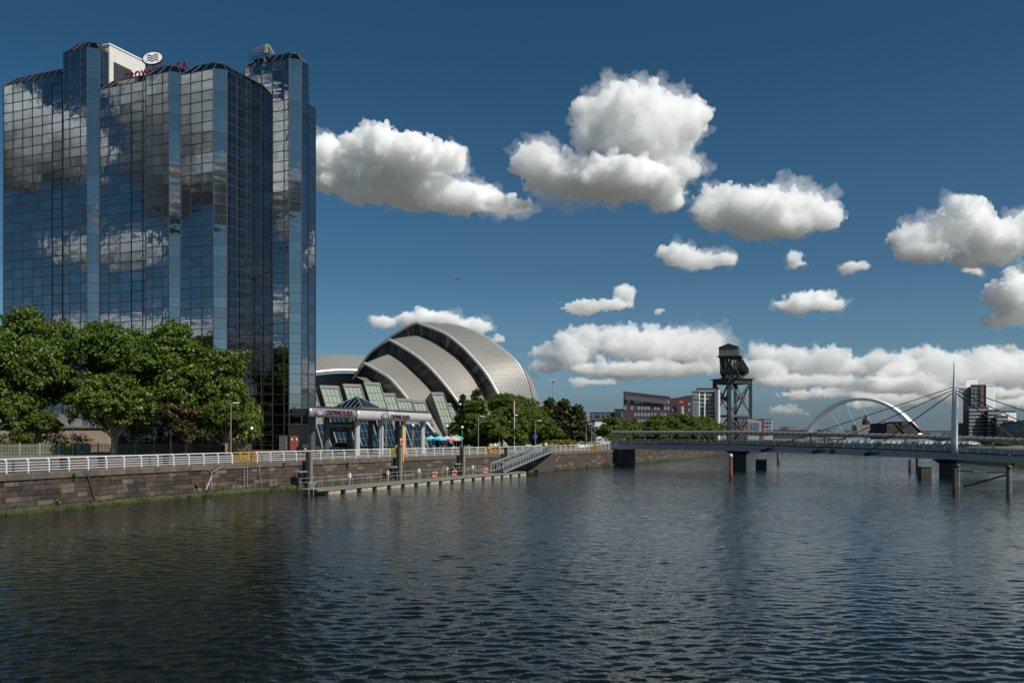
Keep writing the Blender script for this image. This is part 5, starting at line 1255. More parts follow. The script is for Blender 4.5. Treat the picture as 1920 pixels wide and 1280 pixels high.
# piers
for (px, w, h, lb) in ((1177, 1.9, 0, ''), (1385, 1.7, 1, ''), (1779, 2.0, 1, '')):
    t = bt(px); p = bp(t, 0, 0); q = MB(); a = Vector((BD.x, BD.y)); zt_ = bz(t) - 1.2
    q.box((p.x, p.y, zt_ / 2 - .8), (w, 2.6, zt_ + 1.6), a); pr = q.build('pier', mat('dark_concrete', (.055, .056, .058), .85, var=.3, scale=.6, dirt=((.05, .055, .025), .8, .6)), br)
    if h: q = MB(); q.add([bp(t, sw * 1.9, -1.25) + Vector((BD.x * sx * (w / 2 + .9), BD.y * sx * (w / 2 + .9), 0)) for sx, sw in ((-1, -1), (1, -1), (1, 1), (-1, 1))] + [bp(t, sw * 1.5, -1.9) + Vector((BD.x * sx * (w / 2 - .05), BD.y * sx * (w / 2 - .05), 0)) for sx, sw in ((-1, -1), (1, -1), (1, 1), (-1, 1))], [(0, 1, 2, 3), (7, 6, 5, 4), (0, 4, 5, 1), (1, 5, 6, 2), (2, 6, 7, 3), (3, 7, 4, 0)]); q.build('pier_cap', MT['dark_steel'], pr)
# blue nose at the north end
q = MB(); e = bp(T0 - .02, 0, -.67); q.box((e.x, e.y, e.z), (.3, 4.2, .9), BD); q.build('end_panel', mat('blue_panel', (.08, .25, .42), .5), br)
# mast and cables
tm_ = bt(1802); mb_ = bp(tm_, W2 + .5, -.3); zt_ = CH + (HZ - 667) * mb_.y / F
mast_m = mat('pale_mast_paint', (.70, .71, .72), .35, .15, var=.04, scale=.3)
q = MB(); H = zt_ - mb_.z
q.tube([mb_, mb_ + Vector((0, 0, H * .12)), mb_ + Vector((0, 0, H * .5)), mb_ + Vector((0, 0, H * .72)), mb_ + Vector((0, 0, H * .9)), mb_ + Vector((0, 0, H))], [.52, .50, .36, .22, .1, .02], 16); q.build('mast', mast_m, br, smooth=True)
cable_m = MT['dark_steel']
for i, (px, zoff) in enumerate(((1440, 0), (1535, -.4), (1633, -.75))):
    for sgn in (-1, 1):
        t = bt(px); ta = t if sgn < 0 else min(tm_ + (tm_ - t) * .86, T1_ - 1)
        top = mb_ + Vector((0, 0, CH + (HZ - 725) * mb_.y / F - mb_.z + zoff))
        for k in (.12, -.12):
            q = MB(); an = bp(ta, W2 - .1 + k, -.95); q.tube([top + Vector((0, k, 0)), an], .055, 6); q.build('cable', cable_m, br)
        if sgn < 0:
            q = MB(); a = bp(ta, W2 - .05, -1.05); b = bp(ta + 2.6, W2 + .1, -.55); q.tube([a, a.lerp(b, .45), b], [.34, .2, .07], 6); q.build('cable_anchor', cable_m, br)
# white ramp to the bridge: railings up a slope
rs0, rs1 = q_px(1112), q_px(1150)
rp = thing('bridge_ramp', 'white-railed ramp rising from the quay to the end of the footbridge', 'ramp', tuple(W(1135, 0, 205).xy) + (GZ,))
A = Vector((W(1106, 0, 212).x, 212, GZ + .1)); B_ = bp(T0, .0, 0)
rdir = (B_ - A).normalized(); rs = Vector((rdir.y, -rdir.x, 0)).normalized()
q = MB(); q.bar(A - Vector((0, 0, .3)), B_ - Vector((0, 0, .3)), 3.6, .5); q.build('ramp_slab', MT['stone_pale'], rp)
pm = MB(); pm.bar((0, 0, 0), (0, 0, 1.15), .08); pme2 = pm.mesh('post', MT['white_paint'])
for s in (-1.7, 1.7):
    n = 12
    for k in range(n + 1): inst('post', pme2, A.lerp(B_, k / n) + rs * s, rp)
    for z in (.3, .6, .9, 1.15): q = MB(); q.tube([A + rs * s + Vector((0, 0, z)), B_ + rs * s + Vector((0, 0, z))], .035, 6); q.build('rail', MT['white_paint'], rp)
# ------------------------------------------------------------------ piles and dolphins in the river
def wat(px, py): d = F * CH / (py - HZ); return Vector(((px - 960) * d / F, d, 0))
def pile(px, py, top, r, m, label, capm=None, group='single piles in the river'):
    b = wat(px, py); zt_ = CH + (HZ - top) * b.y / F; t = thing('river_pile', label, 'pile', tuple(b), group); q = MB(); q.tube([b - Vector((0, 0, 1.5)), b + Vector((0, 0, zt_))], r, 10); q.build('shaft', m, t)
    q = MB(); q.lathe(b - Vector((0, 0, .3)), [(r + .02, 0), (r + .03, .5), (r + .01, .9)], 10); q.build('weed_band', MT['algae'], t)
    if capm: q = MB(); q.lathe(b + Vector((0, 0, zt_)), [(r * 1.05, 0), (r * 1.05, .25), (r * .4, .35)], 10); q.build('cap', capm, t)
    return b, zt_
pile(1370.5, 897, 855, .24, MT['rust_pile'], 'red rusty pile with a white top in front of the middle pier', MT['white_paint'])
pile(1459.5, 868, 848, .3, MT['rust_pile'], 'short rusty pile beyond the black fender box')
pile(1706, 882, 861, .24, MT['timber_dark'], 'dark timber pile left of the mast pier'); pile(1720, 884, 857, .26, MT['timber_dark'], 'taller dark timber pile next to the mast pier fender'); pile(1653, 852, 842, .3, MT['timber_dark'], 'far dark pile seen under the bridge deck')
for (px, py, top, w, lb) in ((1426, 879, 862, 1.35, 'black timber fender box beyond the middle pier'), (1733, 895, 876, 1.25, 'black timber fender box beside the mast pier')):
    b = wat(px, py); zt_ = CH + (HZ - top) * b.y / F; t = thing('fender_box', lb, 'fender', tuple(b), 'black fender boxes'); q = MB()
    for x in (-.42, -.14, .14, .42): q.box((b.x + x * w, b.y, zt_ / 2 - .5), (.26 * w, w, zt_ + 1), (1, 0))
    q.build('timbers', MT['timber_dark'], t); q = MB(); q.box((b.x, b.y, zt_ + .06), (w * 1.15, w * 1.1, .12)); q.build('cap', MT['dark_steel'], t); q = MB(); q.tube([(b.x + w * .72, b.y - .2, -.8), (b.x + w * .72, b.y - .2, zt_)], .12, 8); q.build('post', MT['timber_dark'], t)
conc = mat('grey_dolphin', (.13, .13, .125), .7, var=.25, scale=1.0, dirt=((.06, .055, .04), .8, .55))
def dolphin(px, py, top, r, label):
    b = wat(px, py); zt_ = CH + (HZ - top) * b.y / F; t = thing('mooring_dolphin', label, 'dolphin', tuple(b), 'mooring dolphins by the mast pier'); q = MB(); q.tube([b - Vector((0, 0, 1.5)), b + Vector((0, 0, zt_))], r, 12); q.build('column', conc, t)
    q = MB(); q.lathe(b + Vector((0, 0, zt_)), [(r * 1.25, 0), (r * 1.25, .2), (r * .9, .35), (r * .5, .4)], 12); q.build('cap', MT['dark_steel'], t); q = MB(); q.tube([b + Vector((0, 0, zt_ + .3)), b + Vector((0, 0, zt_ + 1.35))], .05, 6); q.lathe(b + Vector((0, 0, zt_ + 1.3)), [(.1, 0), (.14, .15), (.05, .3)], 8); q.build('light_pole', MT['dark_steel'], t); return b, zt_, t
b1, z1, dt1 = dolphin(1795.5, 912, 875, .27, 'tall grey mooring dolphin in front of the white mast'); b2, z2, dt2 = dolphin(1892, 923, 878, .28, 'grey mooring dolphin near the right edge of the picture')
pile(1790, 921, 878, .2, MT['timber_dark'], 'dark timber pile standing against the dolphin in front of the mast')
q = MB(); m_ = b1.lerp(b2, .5); q.tube([b1 + Vector((0, 0, z1 - .4)), b1.lerp(b2, .35) + Vector((0, 0, z1 - .42))], .07, 6); q.tube([b1.lerp(b2, .6) + Vector((0, 0, z1 - .42)), b2 + Vector((0, 0, z2 - .4))], .07, 6); q.build('boom', MT['dark_steel'], dt1)
q = MB(); q.tube([b1.lerp(b2, .35) + Vector((0, 0, z1 - .42)), b1.lerp(b2, .6) + Vector((0, 0, z1 - .42))], .06, 6); q.build('boom_sleeve', MT['white_steel'], dt1)
q = MB(); q.tube([b2 + Vector((0, 0, z2 - .6)), b1.lerp(b2, .14) + Vector((0, 0, .1))], .1, 6); q.build('brace', MT['timber_dark'], dt2)
# red triangular navigation mark hung on the girder
tn = bt(1573); t = thing('navigation_mark', 'red triangular navigation mark on the side of the bridge girder', 'sign', tuple(bp(tn, W2 + .15, -1.2)))
q = MB(); q.add([bp(tn - .62, W2 + .16, -1.15), bp(tn + .62, W2 + .16, -1.15), bp(tn + .12, W2 + .16, -.22), bp(tn - .12, W2 + .16, -.22)] + [bp(tn - .62, W2 + .08, -1.15), bp(tn + .62, W2 + .08, -1.15), bp(tn + .12, W2 + .08, -.22), bp(tn - .12, W2 + .08, -.22)], [(0, 1, 2, 3), (7, 6, 5, 4), (0, 4, 5, 1), (1, 5, 6, 2), (2, 6, 7, 3), (3, 7, 4, 0)]); q.build('plate', mat('mark_red', (.3, .03, .03), .5), t)
# ------------------------------------------------------------------ giant cantilever crane
CD = 520.0
cp = W(1373, 0, CD); crn = thing('cantilever_crane', 'giant black hammerhead crane on a tall lattice tower by the river', 'crane', (cp.x, cp.y, GZ))
cm = mat('crane_black', (.030, .031, .033), .6, .2, var=.3, scale=.15); cgrey = mat('crane_grey', (.085, .09, .095), .6, .1, var=.2, scale=.15); rust = mat('crane_rust', (.09, .045, .03), .75, var=.3)
cdx = Vector((.93, .37, 0)).normalized(); cdy = Vector((-.37, .93, 0)).normalized(); up = Vector((0, 0, 1)); tz = CH + (HZ - 712) * CD / F; hw = 7.2
base = Vector((cp.x, cp.y, 0))
corners = [base + cdx * hw * x + cdy * hw * y for x, y in ((-1, -1), (1, -1), (1, 1), (-1, 1))]
for i, c in enumerate(corners): q = MB(); q.bar(c + up * (GZ), c + up * tz, 2.3 if i == 0 else 1.5, 1.9 if i == 0 else 1.5); q.build('leg', cm, crn)
zm = [GZ + 1, GZ + (tz - GZ) * .40, GZ + (tz - GZ) * .52, tz - 1.5]
for i in range(4):
    a, b = corners[i], corners[(i + 1) % 4]; zl, zm1, zm2, zh = zm
    for (z0, z1) in ((zl, zm1), (zm2 - 3, zh)):
        q = MB(); q.bar(a + up * z0, b + up * z1, .7, .7); q.build('brace', cgrey, crn); q = MB(); q.bar(b + up * (z0 + .1), a + up * (z1 + .1), .62, .62); q.build('brace', cgrey, crn)
        c = (a + b) / 2 + up * (z0 + z1) / 2; q = MB(); q.box(c, (1.9, 1.5, 1.9), (b - a).xy); q.build('gusset', rust, crn)
    q = MB(); q.bar(a + up * zm1, b + up * zm1, .9, 1.1); q.build('girt', cgrey, crn)
    q = MB(); q.bar(a + up * (tz - 1.2), b + up * (tz - 1.2), 1.7, 2.6); q.build('head_beam', cm, crn)
q = MB(); q.box(base + up * (tz + .3), (hw * 2 + 3.2, hw * 2 + 3.2, .5), cdx.xy); q.build('platform', cm, crn)
q = MB(); q.box(corners[0] + up * (tz + 1.3) - cdx * 1.6, (3.2, 3.2, 2.2), cdx.xy); q.build('cabin', cm, crn)
q = MB(); q.lathe(base + up * (tz + .5), [(6.2, 0), (6.2, 1.0), (5.6, 1.6)], 20); q.build('slew_ring', cm, crn)
# jib: two lattice trusses running away from the viewer
ja = Vector((.34, .94, 0)).normalized(); jb = Vector((.94, -.34, 0)); jz0 = tz + 2.0; jh = 10.2
L0, L1 = -17, 46; wj = 4.4
def jp(l, s, z): return base + ja * l + jb * s * wj + up * z
def jbot(l): return jz0 + max(0, abs(l + 1) - 9) * .13 * (1.9 if l < 0 else 1)
for s in (-1, 1):
    for l0, l1 in zip(range(L0, L1, 7), range(L0 + 7, L1 + 7, 7)):
        q = MB(); zt0 = jz0 + jh - max(0, l0 - 8) * .09; zt1 = jz0 + jh - max(0, l1 - 8) * .09
        q.bar(jp(l0, s, zt0), jp(l1, s, zt1), 1.0, 1.0); q.bar(jp(l0, s, jbot(l0)), jp(l1, s, jbot(l1)), 1.0, 1.0); q.bar(jp(l0, s, jbot(l0)), jp(l0, s, zt0), .75, .75); q.bar(jp(l0, s, jbot(l0)), jp(l1, s, zt1), .6, .6); q.bar(jp(l1, s, jbot(l1)), jp(l1, s, zt1), .75, .75)
        q.build('jib_truss', cm if rng.random() < .88 else rust, crn)
for l in range(L0, L1 + 7, 7):
    q = MB(); q.bar(jp(l, -1, jbot(l)), jp(l, 1, jbot(l)), .6); zt0 = jz0 + jh - max(0, l - 8) * .09; q.bar(jp(l, -1, zt0), jp(l, 1, zt0), .6); q.bar(jp(l, -1, jbot(l)), jp(l, 1, zt0), .4); q.build('cross_member', cm, crn)
# tapering tail end and machine house
hz0 = jz0 + jh - .3; hc = base + ja * (L0 + 6)
q = MB(); a = [hc + ja * x * 6.5 + jb * y * 5.4 + up * hz0 for x, y in ((-1, -1), (1, -1), (1, 1), (-1, 1))]; b = [p + up * 5.2 for p in a]; r0 = (b[0] + b[1]) / 2; rdg = [(b[0] + b[1]) / 2, 0]
rA = hc - ja * 6.5 + up * (hz0 + 7.2); rB = hc + ja * 6.5 + up * (hz0 + 7.2)
q.add(a + b, [(0, 1, 5, 4), (1, 2, 6, 5), (2, 3, 7, 6), (3, 0, 4, 7), (3, 2, 1, 0)]); hgrey = mat('machine_house_grey', (.13, .14, .145), .6, .2, var=.12, scale=.3); mh = q.build('machine_house', hgrey, crn)
q = MB(); e = .5; q.add([b[0] - ja * e, b[1] + ja * e, b[2] + ja * e, b[3] - ja * e, rA - ja * e, rB + ja * e], [(0, 1, 5, 4), (2, 3, 4, 5), (0, 4, 3), (1, 2, 5)]); q.build('roof', cm, mh)
q = MB(); q.box(hc + up * (hz0 + .2), (14.6, 12.6, .5), ja.xy); q.build('walkway', cm, mh)
q = MB()
q.add([hc + ja * -6 + jb * -4.6 + up * hz0, hc + ja * -6 + jb * 4.6 + up * hz0, hc + ja * -5 + jb * 4.2 + up * (hz0 - 6.5), hc + ja * -4 + jb * 2.6 + up * (hz0 - 9.3), hc + ja * -4 + jb * -2.6 + up * (hz0 - 9.3), hc + ja * -5 + jb * -4.2 + up * (hz0 - 6.5)], [(0, 1, 2, 3, 4, 5)])
wf = q
for i in range(6): q2 = MB(); q2.bar(wf.v[i], wf.v[(i + 1) % 6], .9, .9); q2.build('tail_frame', cm, crn)
for x in (-3.2, -1.1, 1.1, 3.2):
    q2 = MB(); q2.bar(hc + ja * -5.5 + jb * x + up * hz0, hc + ja * -4.6 + jb * x * .75 + up * (hz0 - 8.6), .5); q2.bar(hc + ja * -5.5 + jb * x + up * hz0, hc + ja * -4.6 + jb * -x * .75 + up * (hz0 - 7.6), .4); q2.build('tail_lattice', cm, crn)
# ------------------------------------------------------------------ white arch bridge far up the river
af = W(1513, 812, 800); ag = W(1723, 824, 700)
arch = thing('arch_bridge', 'white steel arch road bridge far up the river', 'bridge', ((af.x + ag.x) / 2, 750, 0))
q = MB(); n = 36; adir = (ag - af); adir.z = 0; aw = Vector((adir.y, -adir.x, 0)).normalized(); prev = None
def ap_(t): 
    p = af.lerp(ag, t); x = 2 * t - 1; return Vector((p.x, p.y, 6 + 29.5 * (1 - abs(x) ** 2.15) ** .86))
for i in range(n + 1):
    t = i / n; c = ap_(t); tan = (ap_(min(1, t + .01)) - ap_(max(0, t - .01))).normalized(); nr_ = aw.cross(tan); k = 1 + .35 * abs(2 * t - 1)
    cur = [c + aw * sx * 1.9 * k + nr_ * sz * 1.0 * k for sx, sz in ((-1, -1), (1, -1), (1, 1), (-1, 1))]
    if prev:
        for j in range(4): q.quad(prev[j], prev[(j + 1) % 4], cur[(j + 1) % 4], cur[j])
    prev = cur
q.build('arch', mat('arch_white', (.84, .84, .82), .4, .1, var=.04, scale=.1), arch)
for i in range(1, 14):
    t = i / 14; c = ap_(t); t2 = min(.97, max(.03, t + (.16 if i % 2 else -.16))); b = af.lerp(ag, t2); q = MB(); q.tube([c, (b.x, b.y, 6.5)], .12, 5); q.build('hanger', MT['white_steel'], arch)
q = MB(); d_ = adir.normalized(); a = af - d_ * 80; b = ag + d_ * 60; q.bar((a.x, a.y, 5.2), (b.x, b.y, 5.2), 18, 1.6); q.build('deck', MT['grey_steel'], arch)
# ------------------------------------------------------------------ buildings along the banks
wglass = glass('far_window', (.03, .04, .05), .08); wpale = glass('far_window_pale', (.13, .17, .19), .12); bal = mat('balcony_grey', (.22, .23, .24), .6)
def building(name, label, pxa, pxb, top, d, m, depth=16, rows=0, cols=0, dz=0.0, wm=wglass, wfr=(.62, .55), side=None, base=GZ, roofm=None, skew=0.0, top2=None, bands=False, extra=None):
    """block whose long face looks at the river; side: column of its right-hand corner on screen for a visible return"""
    a = W(pxa, 0, d); b = W(pxb, 0, d + skew); za = CH + (HZ - top) * d / F; zb = za if top2 is None else CH + (HZ - top2) * (d + skew) / F
    t = thing(name, label, 'building', ((a.x + b.x) / 2, (a.y + b.y) / 2, base)); u = (b - a).xy.normalized(); nb = Vector((-u.y, u.x)); q = MB()
    A, B2 = a.xy, b.xy; rd_ = ((A + B2) / 2).normalized(); rd_ = (rd_ + Vector((.04, 0))).normalized(); C, Dd = B2 + rd_ * depth, A + rd_ * depth
    q.add([(A.x, A.y, base), (B2.x, B2.y, base), (C.x, C.y, base), (Dd.x, Dd.y, base), (A.x, A.y, za), (B2.x, B2.y, zb), (C.x, C.y, zb), (Dd.x, Dd.y, za)], [(3, 2, 1, 0), (4, 5, 6, 7), (0, 1, 5, 4), (1, 2, 6, 5), (2, 3, 7, 6), (3, 0, 4, 7)]); wl = q.build('wall', m, t)
    q = MB(); z_ = .5
    q.add([(A.x - u.x * .2, A.y - .2, za), (B2.x + u.x * .2, B2.y - .2, zb), (C.x, C.y, zb), (Dd.x, Dd.y, za), (A.x - u.x * .2, A.y - .2, za + z_), (B2.x + u.x * .2, B2.y - .2, zb + z_), (C.x, C.y, zb + z_), (Dd.x, Dd.y, za + z_)], [(3, 2, 1, 0), (4, 5, 6, 7), (0, 1, 5, 4), (1, 2, 6, 5), (2, 3, 7, 6), (3, 0, 4, 7)]); q.build('roof', roofm or MT['dark_steel'], t)
    def grid(P, dirv, Lw, nr, nc, zb_, zt_, off):
        if not nr or not nc: return
        cw = Lw / nc; rh = (zt_ - zb_) / nr; ww, wh = cw * wfr[0], rh * wfr[1]; g = MB(); g.box((0, 0, 0), (ww, .25, wh)); ga_ = g.mesh('window', wm); gb_ = g.mesh('window', wpale)
        for r in range(nr):
            for c in range(nc):
                if rng.random() < dz: continue
                p = P + dirv * (cw * (c + .5)); ob = inst('window', gb_ if rng.random() < .25 else ga_, (p.x - off.x * .05, p.y - off.y * .05, zb_ + rh * (r + .5)), t); ob.rotation_euler.z = math.atan2(dirv.y, dirv.x)
    zl = min(za, zb); grid(A, u, (B2 - A).length, rows, cols, base + 2, zl - .6, nb)
    if side: grid(B2, nb, depth, rows, side, base + 2, zl - .6, Vector((u.x, u.y)) * -1)
    if bands:
        for r in range(1, rows + 1):
            z = base + 2 + (zl - 2.6 - base) * r / rows; g = MB(); m_ = (A + B2) / 2; g.box((m_.x - nb.x * .6, m_.y - nb.y * .6, z - .45), ((B2 - A).length * .96, 1.4, .9), u); g.build('balcony', bal, t)
    return t, A, B2, nb, za
plum = mat('plum_cladding', (.042, .014, .022), .5, var=.2, scale=.25)
ht = building('plum_hotel', 'dark plum-clad hotel with scattered square windows', 1169, 1256, 735, 430, plum, 18, 6, 14, .38, wpale, (.72, .5), top2=745, skew=6)
ht2 = building('plum_hotel_wing', 'plum hotel wing with a red logo and vertical white lettering', 1257, 1297, 749, 437, plum, 18, 6, 4, .6, wpale, (.4, .45), top2=742, skew=3)
pR = W(1279, 777, 436); o = inst('lettering', text_mesh('Radisson', 2.3, MT['white_paint'], .1, .95, .03), (pR.x, pR.y - .6, pR.z), ht2[0]); o.rotation_euler = (R(90), R(-90), 0)
pS = W(1277, 752, 436); q = MB(); q.box((pS.x, pS.y - .6, pS.z), (2.6, .3, 2.6)); sq = q.build('red_logo', mat('logo_red', (.2, .008, .014), .5), ht2[0]); o = inst('lettering', text_mesh('RED', .9, MT['white_paint'], .05), (pS.x, pS.y - .85, pS.z - .4), ht2[0]); o.rotation_euler = (R(90), 0, 0)
q = MB(); a = W(1172, 745, 429); b = W(1250, 754, 434); q.bar(a, b, .3, 2.0); q.build('glazed_band', wglass, ht[0])
building('glass_office_block', 'low blue glass office block left of the plum hotel', 1106, 1168, 774, 520, mat('office_blue', (.09, .13, .16), .4), 20, 5, 14, 0, wglass, (.8, .6)); building('dark_office_block', 'dark flat-roofed block touching the plum hotel', 1152, 1169, 768, 515, MT['dark_steel'], 14, 3, 3)
building('low_white_pavilion', 'low white pavilion roof among trees left of the footbridge', 1116, 1142, 789, 330, MT['white_paint'], 10, 1, 4)
building('apartment_tower', 'grey apartment tower with stacked balconies behind the crane', 1306, 1346, 729, 470, mat('apt_grey', (.075, .078, .08), .6, var=.1), 18, 12, 4, 0, wglass, (.8, .6), bands=True)
building('stair_tower', 'pale glazed stair tower beside the apartment tower', 1298, 1307, 735, 466, mat('pale_glass_clad', (.24, .29, .29), .3), 12, 12, 1, 0, wpale, (.8, .7)); building('glass_link_block', 'pale green glass block between plum hotel and apartment tower', 1296, 1310, 750, 455, mat('pale_green_clad', (.22, .28, .27), .3), 10, 8, 2, 0, wpale, (.85, .8))
q = W(1344.5, 0, 466)
t = thing('white_fin', 'tall narrow white fin wall between apartment tower and crane', 'building', (q.x, q.y, GZ)); m2 = MB(); z_ = CH + (HZ - 731) * 466 / F; m2.box((q.x, q.y, (GZ + z_) / 2), (.9, 10, z_ - GZ)); m2.build('wall', MT['white_steel'], t)
for px in (1311, 1321.5): m2 = MB(); q = W(px, 0, 466); z_ = CH + (HZ - 737) * 466 / F; m2.box((q.x, q.y, (GZ + z_) / 2), (.6, 1, z_ - GZ)); m2.build('wall_fin', MT['white_steel'], t)
building('black_office', 'black office with glazed bays behind the crane legs', 1364, 1401, 782, 560, MT['dark_steel'], 20, 4, 5, .1, wpale, (.5, .6)); building('colonnade_block', 'long grey block with narrow columns right of the crane', 1402, 1424, 785, 470, mat('col_grey', (.18, .19, .2), .6), 30, 1, 12, 0, wglass, (.5, .85), top2=788, skew=30)
building('red_brick_block', 'red brick block behind the grey colonnade', 1422, 1432, 786, 620, mat('red_brick', (.22, .05, .035), .8), 14, 4, 3); building('blue_window_block', 'pale block with large blue windows at the end of the far row', 1431, 1447, 787, 640, mat('pale_block', (.3, .33, .35), .6), 14, 4, 3, 0, wglass, (.75, .7))
skl = [(1463, 1478, 801, 900, 'small grey shed on the skyline left of the arch'), (1478, 1493, 802, 905, 'second small grey shed on the skyline left of the arch'), (1509, 1521, 803, 960, 'dark block at the left foot of the arch'), (1532, 1556, 806, 950, 'pale flat-roofed block under the arch, left side'), (1558, 1570, 805, 955, 'small gabled pale house under the arch'), (1579, 1606, 807, 970, 'dark low block under the middle of the arch'), (1634, 1660, 803, 985, 'grey-brown tenement right of the domed church')]
for i, (a, b, tp, d, lb) in enumerate(skl): building('skyline_block', lb, a, b, tp, d, mat('skyline_%d' % i, rng.choice(((.12, .125, .13), (.3, .28, .25), (.09, .085, .08))), .8), 18, 2, max(3, int((b - a) / 4)), .1)
building('low_long_terrace', 'long dark terrace low on the far bank behind the footbridge', 1424, 1512, 806.5, 700, MT['dark_steel'], 20, 1, 20, 0, wglass, (.6, .5)); building('low_far_terrace', 'long low terrace below the warehouses on the far bank', 1700, 1800, 808, 980, mat('terr', (.1, .1, .1), .8), 20, 1, 20)
# domed church
cc = W(1622, 0, 1000); ch = thing('domed_church', 'church with a dark dome and spire far behind the arch', 'church', (cc.x, cc.y, GZ)); sc = 1000 / F
q = MB(); q.box((cc.x, cc.y, GZ + 7), (40 * sc, 16, 14)); q.build('nave', mat('church_stone', (.2, .18, .16), .8), ch); q = MB(); q.lathe((cc.x + .5, cc.y - 2, GZ + 13), [(4.6, 0), (4.6, 4), (4.0, 4.3), (4.2, 6), (3.0, 8.2), (1.2, 9.4), (1.1, 11.4), (.5, 12), (.08, 15)], 12); q.build('dome', MT['dark_steel'], ch)
# warehouses with orange roofs
for i, (px0, px1, tp, lb) in enumerate(((1663, 1692, 793, 'brown brick warehouse with an orange roof, left of the pair'), (1691, 1722, 790, 'taller brown brick warehouse with an orange roof in the pair'))):
    d = 640; a = W(px0, 0, d); b = W(px1, 0, d); z_ = CH + (HZ - tp) * d / F; t = thing('warehouse', lb, 'building', ((a.x + b.x) / 2, d, GZ), 'orange-roofed warehouses'); q = MB(); w = b.x - a.x
    q.add([(a.x, d, GZ), (b.x, d, GZ), (b.x, d, z_ - 4.5), (a.x + w * .62, d, z_), (a.x, d, z_), (a.x, d + 30, GZ), (b.x, d + 30, GZ), (b.x, d + 30, z_ - 4.5), (a.x + w * .62, d + 30, z_), (a.x, d + 30, z_)], [(0, 1, 2, 3, 4), (9, 8, 7, 6, 5), (0, 4, 9, 5), (1, 6, 7, 2), (0, 5, 6, 1)]); q.build('wall', mat('warehouse_brick', (.065, .042, .032), .8, var=.2), t)
    q = MB(); q.quad((a.x - .3, d - .3, z_ + .1), (a.x + w * .62, d - .3, z_ + .1), (a.x + w * .62, d + 30, z_ + .1), (a.x - .3, d + 30, z_ + .1)); q.add([(a.x + w * .55, d - .8, z_ + .15), (b.x + w * .28, d - .8, z_ - 8.0), (b.x + w * .28, d + 30, z_ - 8.0), (a.x + w * .55, d + 30, z_ + .15)], [(0, 1, 2, 3)]); q.add([(a.x + w * .55, d - .8, z_ - .3), (b.x + w * .28, d - .8, z_ - 8.4), (b.x + w * .28, d - .8, z_ - 8.0), (a.x + w * .55, d - .8, z_ + .15)], [(0, 1, 2, 3)]); q.build('roof', mat('orange_roof', (.33, .085, .045), .7, var=.15), t)
    for k in range(4): q = MB(); q.box((a.x + w * (.12 + .14 * k), d - .1, (GZ + z_) / 2), (w * .06, .2, (z_ - GZ) * .7)); q.build('window', wglass, t)
# south bank towers and stepped flats
D6 = 420
wt = building('white_tower_block', 'tall white tower block with its shaded face coloured grey, right of the bridge mast', 1797, 1820, 727, D6, mat('shaded_white_face', (.32, .33, .34), .7, var=.05), 16, 0, 0, roofm=MT['white_steel'])  # shade on the white tower's left face is put into this grey colour
building('white_roof_box', 'white lift house standing above the tall tower block', 1812, 1831, 709, D6 + 6, MT['white_steel'], 12, roofm=MT['white_steel'])
wt2 = building('dark_tower_block', 'dark tower face with a brown strip beside the white tower', 1820, 1849, 723, D6 - 2, mat('dark_clad', (.045, .05, .058), .5), 18, 14, 5, 0, wpale, (.6, .6))
a = W(1841, 0, D6 - 2.5); z0 = CH + (HZ - 763) * D6 / F; z1 = CH + (HZ - 724) * D6 / F; q = MB(); q.box((a.x, a.y, (z0 + z1) / 2), (1.7, .4, z1 - z0)); q.build('brown_strip', mat('brown_clad', (.12, .06, .04), .6), wt2[0])
building('white_end_tower', 'plain white tower end wall above the stepped flats', 1849, 1863, 723, D6 - 3, MT['white_steel'], 18, roofm=MT['white_steel'])
for i, (pa_, pb_, tp, d, r, c, lb) in enumerate(((1814, 1852, 764, 402, 8, 6, 'highest step of the balcony flats under the dark tower'), (1850, 1872, 770, 398, 7, 4, 'second step of the balcony flats'), (1866, 1888, 781, 394, 6, 4, 'third step of the balcony flats'), (1884, 1899, 790, 390, 4, 3, 'lowest step of the balcony flats'))):
    tt_ = building('stepped_flats', lb, pa_, pb_, tp, d, mat('flat_dark_%d' % i, (.08, .082, .085), .6, var=.2), 16, r, c, .05, wglass, (.75, .55), bands=True); tt_[0]['group'] = 'stepped balcony flats'
building('white_penthouse', 'white penthouse box on the stepped flats near the right edge', 1878, 1904, 772, 412, MT['white_steel'], 12)
go_ = building('glass_office', 'glass office with a sloping roof at the right edge on the south bank', 1874, 1936, 797, 300, mat('blue_clad', (.12, .17, .2), .35), 18, 2, 12, .1, wglass, (.85, .8), top2=788, skew=-16)
